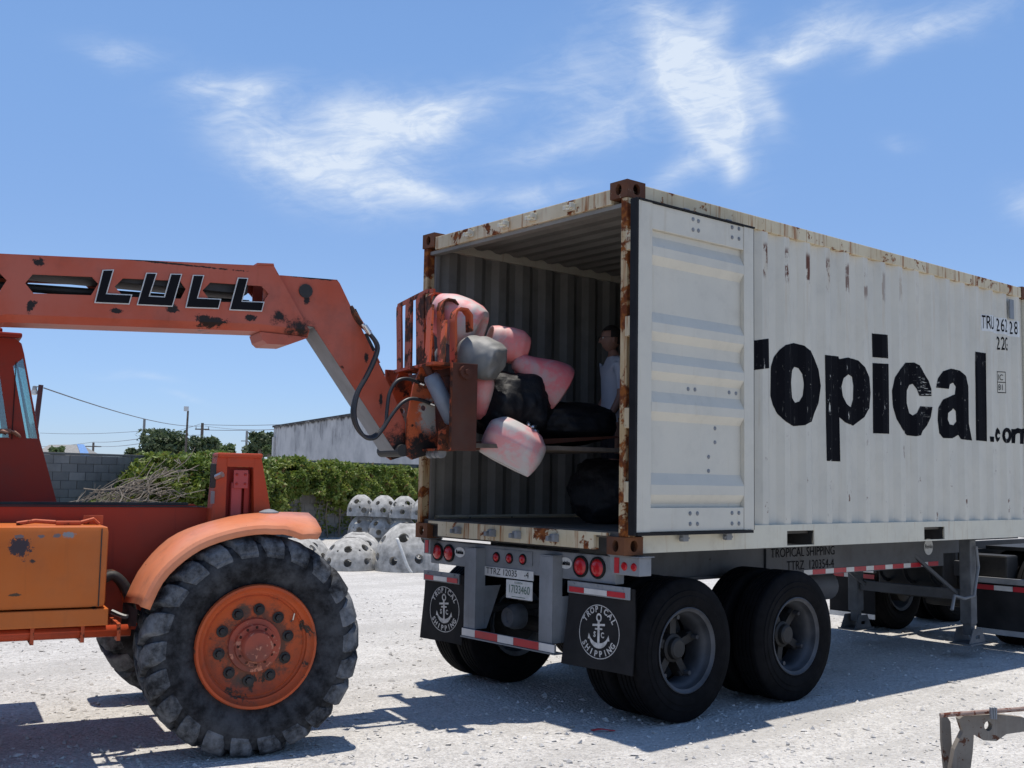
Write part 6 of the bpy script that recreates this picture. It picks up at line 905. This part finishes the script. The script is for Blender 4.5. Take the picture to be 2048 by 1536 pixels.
for (a0, b0, a1, b1) in ((-.03, .06, -.02, .02), (-.02, .02, .03, .03), (.0, .0, .05, -.01), (.03, .0, .045, -.06), (.045, -.06, .05, -.12)):
    p0 = lu((2.17, .55, 2.06)) + RV * a0 + UV_ * b0; p1 = lu((2.17, .55, 2.06)) + RV * a1 + UV_ * b1; sb.tube([p0, (p0 + p1) / 2 - FV * .02, p1], [.012, .016, .010], 7)
tag(sb.build('strap_buckle', M['chrome'], None, True), 'bright metal strap buckle on the black plastic bundle', 'buckle')
tag(MB().obox(lu((2.25, .95, 1.93)), HV * .70, LV * .5, ZV * .015).build('pallet_board', M['wood']), 'dark flat board under the load on the forks', 'board')
#PART4
# ================================================================== block wall at the back of the yard
WT = Vector((.9641, .2653, 0)); WN = Vector((.2653, -.9641, 0)); WO = Vector((2.03, 19.37, 0)); WZ = math.atan2(WT.y, WT.x)
def wp(s, off=0.0, z=0.0): return WO + WT * s + WN * off + Vector((0, 0, z))
wall = thing('block_wall', 'long grey concrete block wall running along the back of the yard', 'wall', WO, WZ)
MB().box((-16, .02, 0), (24, .17, 2.05)).build('wall_core', M['mortar'], wall)
MB().box((-16, -.02, 2.062), (24, .20, 2.115), .01).build('wall_cap', M['block'], wall)
bb = MB().box((-.194, -.012, .004), (.194, .10, .186), .006); proto = bb.build('block', M['block'], wall); first = True; far = MB()
for r_ in range(11):
    for k in range(-42, 62):
        x = k * .40 + (.2 if r_ % 2 else 0); z = r_ * .187; jit = random.uniform(-.006, .004)
        if -.9 <= x <= 6.6:
            o = proto if first else proto.copy()
            if not first: COL.objects.link(o); o.parent = wall
            first = False; o.location = (x, jit, z)
        elif -15.7 < x < 23.7: far.box((x - .194, -.012 + jit, z + .004), (x + .194, .10 + jit, z + .186))
tag(far.build('block_run', M['block'], wall), kind='stuff')

# ------------------------------------------------------------------ foliage helpers
def leaves(pts, size, up=.35, aspect=.55):
    n = len(pts); P_ = np.array(pts, float); nr = rng.normal(size=(n, 3)); nr[:, 2] += up * 2; nr /= np.linalg.norm(nr, axis=1, keepdims=True); a = np.cross(nr, rng.normal(size=(n, 3))); a /= np.linalg.norm(a, axis=1, keepdims=True); b = np.cross(nr, a)
    s = size * (.6 + .8 * rng.random((n, 1))); tip = a * s; sd = b * s * aspect
    V = np.stack([P_ - tip, P_ - sd * 1.0 + nr * s * .12, P_ + tip, P_ + sd + nr * s * .12], 1).reshape(-1, 3); Fs = np.arange(4 * n).reshape(-1, 4)
    return V.tolist(), Fs.tolist()
def hedge(label, s0, s1, hfun, n, off, dep, low, seed, size=.075):
    root = thing('hedge', label, 'hedge'); pts = []
    tries = 0
    while len(pts) < n and tries < n * 12:
        tries += 1; s = random.uniform(s0, s1); u = random.random(); z = random.random() ** .75; H_ = hfun(s) + .16 * noise.noise(Vector((s * 1.7, seed, 0))) + .10 * noise.noise(Vector((s * 5.1, seed, 3)))
        zz = low(s) + (H_ - low(s)) * z; bulge = dep * (.55 + .45 * sin(pi * min(1, max(0, (zz - .3) / max(.5, H_ - .3))))) * (1 + .5 * noise.noise(Vector((s * 2.3, zz * 2.3, seed))))
        if noise.noise(Vector((s * 3.1, zz * 3.4, seed + u * .8))) < -.22: continue
        o_ = bulge * (1 - (1 - u) ** 2.2); 
        if z > .9: o_ = random.uniform(-.35, bulge)
        pts.append(wp(s, off + o_, zz))
    V, Fs = leaves([tuple(p) for p in pts], size); raw('foliage', V, Fs, M['hedge'], root)
    for k in range(int((s1 - s0) * 3)):
        st_ = MB(); s = random.uniform(s0, s1); p = wp(s, off + .15, 0); st_.tube([p, p + Vector((random.uniform(-.1, .1), 0, .6)), wp(s + random.uniform(-.4, .4), off + dep * .4, hfun(s) * .8)], [.025, .02, .008], 5); st_.build('stem', M['twig'], root)
    return root
h1f = lambda s: 1.30 + .93 * max(0, min(1, (s - 1.7) / 1.0)) ** .6 - .10 * max(0, s - 4.4) if s > 1.7 else .75 + .30 * max(0, s)
hedge('rounded vine-covered mound beside the dry branches at the wall', -.3, 6.0, h1f, 15000, .12, .95, lambda s: .25, 1.3)
h2f = lambda s: 2.13 - .03 * max(0, s - 6) - .35 * max(0, (s - 14.2))
hedge('long overhanging green vine hedge along the wall behind the concrete domes', 6.0, 16.2, h2f, 32000, .12, .75, lambda s: .95 + .25 * sin(s * 1.9), 7.7)
V = []; 
pts = [tuple(wp(random.uniform(5.5, 15.8), .03 + .06 * random.random(), random.uniform(.1, 1.3))) for _ in range(2200)]; pts = [p for p in pts if noise.noise(Vector((p[0] * 1.5, p[2] * 1.5, 2))) > -.05]
V, Fs = leaves(pts, .06); tag(raw('creeper', V, Fs, M['hedge']), 'sparse creeper clinging to the lower wall under the hedge', 'creeper', kind='stuff')
br = MB()
for k in range(190):
    s = -.4 + 3.0 * random.random(); zt = (.95 + .36 * s) * random.uniform(.55, 1.02); L_ = random.uniform(.5, 1.7); p0 = wp(s, random.uniform(.8, 1.5), zt); d = (WT * random.uniform(.3, 1) + WN * random.uniform(-.5, .5) + ZV * random.uniform(-.15, .65)).normalized(); j_ = lambda a: Vector((random.uniform(-a, a), random.uniform(-a, a), random.uniform(-a, a)))
    pts = [p0 - d * L_ * .5 + j_(.1), p0 - d * L_ * .2 + j_(.12), p0 + d * L_ * .15 + j_(.12), p0 + d * L_ * .5 + j_(.16)]; rr_ = random.uniform(.006, .02); br.tube(smooth_path(pts, 3), [rr_ * (1 - .6 * q / 9) for q in range(10)], 5)
tag(br.build('brush_pile', M['twig']), 'tangle of dry grey branches leaning on the vine mound', 'branches', kind='stuff')

# ================================================================== warehouse, house, trees
wh = thing('warehouse', 'pale mildew-streaked windowless warehouse behind the hedge', 'building')
A2, B2 = Vector((23.07, 49.27, 0)), Vector((16.84, 24.66, 0)); dn = Vector((.97, -.245, 0)) * 22
b = MB(); b.add([A2, B2, B2 + dn, A2 + dn] + [p + Vector((0, 0, 4.36)) for p in (A2, B2, B2 + dn, A2 + dn)], [(0, 1, 5, 4), (1, 2, 6, 5), (2, 3, 7, 6), (3, 0, 4, 7), (4, 5, 6, 7)]); b.build('wall', M['stucco'], wh)
dl = (B2 - A2).normalized(); b = MB(); b.obox((A2 + B2) / 2 + Vector((0, 0, 4.39)) + dn.normalized() * .12, (B2 - A2) / 2 + dl * .05, dn.normalized() * .2, Vector((0, 0, .05))); b.build('parapet_cap', M['stucco'], wh)
b = MB(); b.obox(A2 - dn.normalized() * .06 + dl * .35 + Vector((0, 0, 1.9)), dl * .18, dn.normalized() * .055, Vector((0, 0, 1.9))); b.build('pilaster', M['stucco'], wh)
ho = thing('house', 'low distant house with grey roof and blue tarpaulin beyond the wall', 'house'); hc = Vector((24.4, 87.5, 0))
b = MB(); b.obox(hc + Vector((0, 0, 1.4)), RV * 1.9, Vector((RV.y, -RV.x, 0)) * 2.5, Vector((0, 0, 1.4))); b.build('wall', M['offwhite'], ho)
b = MB(); f_ = Vector((-RV.y, RV.x, 0)); c4 = [hc + RV * a_ * 2.2 + f_ * c_ * 2.8 + Vector((0, 0, 2.8)) for a_, c_ in ((-1, -1), (1, -1), (1, 1), (-1, 1))]; r2 = [hc + RV * a_ + Vector((0, 0, 3.95)) for a_ in (-1.7, 1.0)]; b.add(c4 + r2, [(0, 1, 5, 4), (1, 2, 5), (2, 3, 4, 5), (3, 0, 4)]); ro = b.build('roof', M['polegrey'], ho)
b = MB(); b.add([c4[1] + Vector((0, 0, .02)) - f_ * .05, c4[1] + Vector((.0, 0, .05)) + RV * .9 - Vector((0, 0, .3)), r2[1] + Vector((0, 0, .03)) + RV * .2, r2[1] + Vector((0, 0, .05)) - RV * .4], [(0, 1, 2, 3)]); b.build('tarpaulin', plain('blue_tarpaulin', (.10, .22, .45), .6), ro)
def tree(label, u, depth, top_v, r_px, mat, n=2600, squash=.75):
    t = (u - 1024) / 2169.95; base = Vector((-5.335, -5.172, 0)) + (Vector((F_.x, F_.y, 0)) + Vector((R_.x, R_.y, 0)) * t) * depth
    R0 = r_px * depth / 2169.95; ztop = 1.687 + (942 + .0176 * u - top_v) * depth / 2169.95; root = thing('tree', label, 'tree', group='trees beyond the wall'); cz = ztop - R0 * squash
    cl_ = [(base + Vector((random.uniform(-1, 1) * R0 * .7, random.uniform(-1, 1) * R0 * .6, cz + random.uniform(-.7, .75) * R0 * squash)), R0 * random.uniform(.28, .5)) for _ in range(26)]; pts = []
    for k in range(n):
        c, r_ = random.choice(cl_); d = Vector(rng.normal(size=3)).normalized(); p = c + d * r_ * random.random() ** .4; p.z = min(p.z, ztop + random.uniform(-.1, .15)); pts.append(tuple(p))
    V, Fs = leaves(pts, .0055 * depth * .40); raw('crown', V, Fs, M[mat], root); b = MB(); b.tube([base, base + Vector((.1, 0, cz * .5)), base + Vector((0, 0, cz))], [.22, .17, .09], 7)
    for c, r_ in cl_[:7]: b.tube([base + Vector((0, 0, cz * .55)), (base + Vector((0, 0, cz)) + c) / 2, c], [.09, .06, .03], 5)
    b.build('trunk', M['twig'], root); return root
tree('broad dark green tree left of the lamp post with the square lamp', 335, 110, 863, 55, 'tree', 4600)
tree('dark green tree behind the pole carrying the transformer', 415, 118, 876, 30, 'tree', 2400)
tree('dark tree touching the left corner of the warehouse', 525, 100, 868, 30, 'tree', 2600)
tree('small pale green treetop between the two thin poles', 455, 150, 890, 22, 'tree2', 1500)
tree('low bushy treetop just over the wall near the thin concrete pole', 272, 130, 899, 20, 'tree', 1200)
tree('bright green shrub top at the foot of the warehouse corner', 543, 70, 893, 10, 'tree2', 900)
tree('little green treetop in front of the distant house', 122, 75, 896, 14, 'tree2', 800)

# ================================================================== poles and wires
def at(u, v, depth): return Vector((-5.335, -5.172, 1.687)) + (F_ + R_ * ((u - 1024) / 2169.95) + U_ * ((768 - v) / 2169.95)) * depth
def pole(label, u, v, depth, r, mat, cat='pole', name='utility_pole', lean=0):
    t = at(u, v, depth); root = thing(name, label, cat, (t.x, t.y, 0)); MB().tube([(-lean, 0, 0), (0, 0, t.z)], [r * 1.25, r], 10).build('shaft', mat, root); return root, t
dark_red = plain('dark_red_pole', (.07, .022, .022), .8)
p1, t1 = pole('dark red leaning yard pole with a round lamp beside the cab', 82, 770, 45, .10, dark_red, 'lamp post', 'lamp_post', .35)
RH = Vector((R_.x, R_.y, 0)).normalized()
def lamp_head(root, t, off, sz, drop):
    c = RH * off + Vector((0, 0, t.z - drop)); b = MB(); b.tube([Vector((0, 0, t.z - drop * .3)), c + Vector((0, 0, sz * .8))], .025, 6); b.build('arm', M['galv'], root); b = MB(); b.lathe([(sz, .02), (sz * .9, sz * .35), (sz * .2, sz * .45), (0, sz * .6)], c, 'z', 14); b.build('lamp_housing', M['galv'], root, True, 40); b = MB(); b.lathe([(0, sz * .58), (-sz * .6, sz * .6), (-sz * .75, sz * .3), (-sz * .78, 0)], c, 'z', 14); b.build('lamp_globe', M['offwhite'], root, True, 40)
lamp_head(p1, t1, -.26, .22, .25)
p2, t2 = pole('tall plain concrete pole left of the broad tree', 289, 838, 120, .14, M['polegrey'])
p3, t3 = pole('slim yard lamp post with a square lamp over the broad tree', 376, 822, 60, .055, M['wood'], 'lamp post', 'lamp_post', .08)
b = MB(); b.obox(Vector((0, 0, t3.z + .12)) - RH * .10, RH * .11, Vector((-RH.y, RH.x, 0)) * .09, Vector((0, 0, .13))); b.build('lamp_housing', M['offwhite'], p3); MB().tube([Vector((0, 0, t3.z - .05)), Vector((0, 0, t3.z + .1)) - RH * .08], .03, 6).build('arm', M['wood'], p3)
p4, t4 = pole('dark wooden utility pole with crossarm and grey transformer', 405, 846, 130, .17, M['wood'])
b = MB(); b.obox(Vector((0, 0, t4.z - .75)), RH * .85, Vector((0, 0, .07)), Vector((-RH.y, RH.x, 0)) * .06); b.build('crossarm', M['wood'], p4)
b = MB(); b.tube([Vector((0, 0, 2.2)) + RH * .22 + WN * .5, Vector((0, 0, 4.1)) + RH * .22 + WN * .5], .42, 14); b.build('transformer', M['offwhite'], p4, True, 40)
for a_ in (-.75, .75): b = MB(); b.tube([Vector((0, 0, t4.z - .68)) + RH * a_, Vector((0, 0, t4.z - .45)) + RH * a_], .05, 6); b.build('insulator', M['galv'], p4)
p5, t5 = pole('plain grey pole right of the transformer pole', 494, 862, 130, .14, M['polegrey'])
p6, t6 = pole('small far wooden pole with crossarm above the block wall', 187, 885, 220, .22, M['wood']); b = MB(); b.obox(Vector((0, 0, t6.z - .8)), RH * 1.6, Vector((0, 0, .1)), Vector((0, .1, 0))); b.build('crossarm', M['wood'], p6)
for root, t in ((p2, t2), (p5, t5)):
    for dz_ in (1.2, 3.4): b = MB(); b.obox(Vector((0, 0, t.z - dz_)) - RH * .3, RH * .35, Vector((0, 0, .05)), Vector((0, .05, 0))); b.build('bracket', M['polegrey'], root)
def wire(label, pts, sag, r):
    P_ = []
    for (a, b_) in zip(pts[:-1], pts[1:]):
        for k in range(12): t = k / 12; p = a.lerp(b_, t); p = p - Vector((0, 0, sag * 4 * t * (1 - t))); P_.append(p)
    P_.append(pts[-1]); tag(MB().tube(P_, r, 5).build('power_line', M['wire']), label, 'cable', 'overhead cables')
wire('long sagging cable from the red yard pole to the transformer pole', [at(88, 776, 45), at(402, 852, 130)], .5, .028)
wire('upper cable from the transformer pole to the warehouse side', [at(405, 849, 130), at(720, 838, 100)], .3, .03)
wire('middle cable from the transformer pole to the right', [at(410, 852, 130), at(560, 858, 128), at(840, 852, 120)], .25, .022)
wire('lower cable from the crossarm to the right', [at(410, 860, 130), at(700, 851, 110)], .2, .035)
wire('cable rising from the small far pole to the concrete pole', [at(80, 893, 230), at(187, 884, 220), at(289, 876, 120)], .2, .036)
wire('second cable from the small far pole to the concrete pole', [at(185, 891, 220), at(287, 886, 120)], .3, .034)
wire('thin cable from the concrete pole towards the transformer pole', [at(80, 866, 140), at(285, 862, 120), at(402, 870, 130)], .2, .024)
wire('steep cable crossing in front of the broad tree', [at(289, 876, 120), at(400, 848, 130)], .15, .024)

# ================================================================== concrete domes
def dome_mesh(name, D, H_, holes_, seed, nth=48, nph=16):
    R0 = D / 2; prof = [(0, 1.0), (.12, 1.0), (.35, .965), (.55, .88), (.72, .74), (.86, .56), (.95, .38), (1.0, .24)]
    def P_(th_, s, sc=1.0):
        r_ = float(np.interp(s, [a for a, b in prof], [b for a, b in prof])) * R0 * sc; k = 1 + .03 * noise.noise(Vector((cos(th_) * 2, sin(th_) * 2, s * 3 + seed)))
        return Vector((cos(th_) * r_ * k, sin(th_) * r_ * k, s * H_))
    V = []; Fs = []; ti = .84; rows_ = [(j / nph, 1.0) for j in range(nph + 1)] + [(j / nph * .93, ti) for j in range(nph, -1, -1)]; m_ = len(rows_)
    for s, sc in rows_:
        for i in range(nth): V.append(tuple(P_(2 * pi * i / nth, s, sc)))
    for j in range(m_):
        for i in range(nth): j2 = (j + 1) % m_; Fs.append((j * nth + i, j * nth + (i + 1) % nth, j2 * nth + (i + 1) % nth, j2 * nth + i))
    b = MB().add(V, Fs); o = b.build('tmp', M['concrete']); cu = MB()
    for a, s, r_ in holes_:
        p = P_(a, s); n = Vector((cos(a), sin(a), .75 * s)).normalized(); cu.tube([p - n * R0 * .40, p + n * R0 * .2], [r_ * .74, r_ * .88], 14)
    c = cu.build('tmp', M['concrete']); mo = o.modifiers.new('b', 'BOOLEAN'); mo.operation = 'DIFFERENCE'; mo.object = c; mo.solver = 'EXACT'; mo.use_self = True
    dg = bpy.context.evaluated_depsgraph_get(); me = bpy.data.meshes.new_from_object(o.evaluated_get(dg)); me.name = name; bpy.data.objects.remove(o); bpy.data.objects.remove(c)
    me.polygons.foreach_set('use_smooth', [True] * len(me.polygons)); me.set_sharp_from_angle(angle=radians(40)); return me
def hole_set(n1, n2, r1, r2, ph):
    hs = [(2 * pi * k / n1 + ph + random.uniform(-.08, .08), .28 + random.uniform(-.04, .04), r1 * random.uniform(.85, 1.15)) for k in range(n1)] + [(2 * pi * k / n2 + ph + .4 + random.uniform(-.1, .1), .68 + random.uniform(-.05, .05), r2 * random.uniform(.8, 1.15)) for k in range(n2)]
    return hs + [(random.uniform(0, 6.28), random.uniform(.2, .85), r1 * .30) for _ in range(7)]
DM = [dome_mesh('reef_dome_small', .62, .45, hole_set(6, 5, .068, .072, .2), 1), dome_mesh('reef_dome_wide', 1.0, .58, hole_set(8, 6, .085, .09, .5), 2), dome_mesh('reef_dome_tall', 1.2, .86, hole_set(8, 6, .10, .105, .1), 3), dome_mesh('reef_dome_wide', 1.0, .56, hole_set(7, 5, .088, .092, 1.1), 4)]
def dome(k, x, y, z, rz, label, group, cat='concrete dome'):
    o = bpy.data.objects.new('reef_dome', DM[k]); COL.objects.link(o); o.location = (x, y, z); o.rotation_euler = (random.uniform(-.02, .02), random.uniform(-.02, .02), rz); return tag(o, label, cat, group)
pos = ['farthest left', 'second from the left', 'third from the left', 'nearest the container']
for k in range(4):
    f_ = k / 3; x, y = 7.36 + .34 * f_, 15.0 - 1.95 * f_
    for j, tier in enumerate(('bottom', 'middle', 'top')): dome(0, x + random.uniform(-.03, .03), y + random.uniform(-.03, .03), .43 * j, random.uniform(0, 6), 'small pierced concrete dome in the %s tier of the stack, %s' % (tier, pos[k]), 'stacked concrete domes')
fr_ = [(1, 5.35, 12.15, 'wide pierced concrete dome standing centre front before the stack'), (3, 4.55, 12.75, 'wide pierced concrete dome half hidden by the big tyre'), (2, 6.15, 11.5, 'tall pierced concrete dome with a white strap, next to the container corner'), (1, 6.05, 13.0, 'wide pierced concrete dome behind the centre front one'), (3, 5.2, 13.6, 'wide pierced concrete dome in the second row behind the tyre'), (1, 6.6, 13.9, 'wide pierced concrete dome at the foot of the stack'), (3, 3.75, 13.5, 'wide pierced concrete dome farthest left, hidden behind the front wheel'), (1, 4.3, 14.3, 'wide pierced concrete dome in the back row, just right of the fender tip')]
for (k, x, y, lb) in fr_: dome(k, x, y, 0, random.uniform(0, 6), lb, 'concrete domes in the yard')
for i, (x, y) in enumerate(((14.1, 7.0), (14.7, 6.35), (15.3, 5.7), (15.9, 5.05), (16.5, 4.4))): dome(1, x, y, 0, i * 1.1, 'far concrete dome glimpsed under the trailer, %s from the left' % ('first', 'second', 'third', 'fourth', 'fifth')[i], 'domes glimpsed under the trailer')
b = flatbar(smooth_path([(5.62, 11.05, .62), (5.66, 10.95, .40), (5.72, 10.86, .15), (5.78, 10.80, .02)], 4), .06, .01, (.76, -.64, 0)); tag(b.build('white_strap', M['offwhite'], None, True), 'white strap hanging down the front of the tall concrete dome', 'strap')

# ================================================================== odds and ends in the foreground
sc = thing('mould_stand', 'grey steel stand with a rusty pipe lying at the lower right corner', 'metal stand', (.62, -2.14, 0))
AX = Vector((R_.x, R_.y, 0)).normalized(); AY = Vector((-AX.y, AX.x, 0))
def pq(u, v): return ((u - 1960) * .002765, max(0.0, .30 - (v - 1480) * .00275))
ol = [pq(*p) for p in ((1918, 1440), (1928, 1433), (1995, 1430), (2050, 1436), (2075, 1450), (2050, 1462), (2012, 1468), (1992, 1482), (1966, 1481), (1947, 1470), (1944, 1505), (1938, 1545), (1930, 1589), (1884, 1589), (1900, 1540), (1908, 1500), (1926, 1465))]
scm = worn('dusty_mould_steel', (.17, .145, .12), (.25, .225, .19), chip=(.10, .045, .028), thr=.56, scale=11, rough=.9, dirt=.7, fine=.64, streak=.5, streakcol=(.30, .28, .25))
for (k, o_) in ((0, 0.0),):
    b = MB(); b.plate(ol, [oval(pq(1976, 1453)[0], pq(1976, 1453)[1], .022, .027)], lambda a, c, t, o_=o_: tuple(AX * a + AY * (o_ + .05 * t) + Vector((0, 0, c)))); b.build('side_plate', scm, sc)
a0, a1 = pq(1876, 1431), pq(2085, 1416); P0 = AX * a0[0] + AY * -.03 + Vector((0, 0, a0[1] + .0)); P1 = AX * a1[0] + AY * .02 + Vector((0, 0, a1[1])); MB().tube([P0, P1], .0125, 12).build('pipe', worn('rusty_pipe', (.24, .15, .12), (.34, .27, .23), chip=(.12, .04, .025), thr=.52, scale=14, rough=.7), sc, True, 40)
for k in range(3): p = AX * (pq(1982, 1425)[0] + .012 * (k - 1)) + Vector((0, 0, pq(0, 1425)[1])); MB().obox(p - AY * .03, AX * .004 + Vector((0, 0, 0)), AY * .012, Vector((.002 * (k - 1), 0, .03))).build('clamp', M['galv'], sc)
b = MB(); b.obox(AX * -.19 + Vector((0, 0, .055)) - AY * .02, AX * .05, AY * .06, Vector((0, 0, .055))); b.build('foot_block', M['rust'], sc)
b = MB(); b.plate([(-.13, .0), (-.085, .0), (-.10, .36), (-.125, .40), (-.15, .395), (-.15, .25)], [], lambda a, c, t: tuple(AX * a + AY * (.16 + .03 * t) + Vector((0, 0, c)))); b.build('rear_leg', scm, sc)
b = flatbar(smooth_path([(-.07, .22, .008), (-.03, .18, .02), (.02, .15, .012), (.06, .14, .006)], 4), .025, .006, (0, 1, 0)); tag(b.build('red_rag', M['tape_red'], None, True), 'small red strip lying at the edge of the trailer shadow', 'rag')
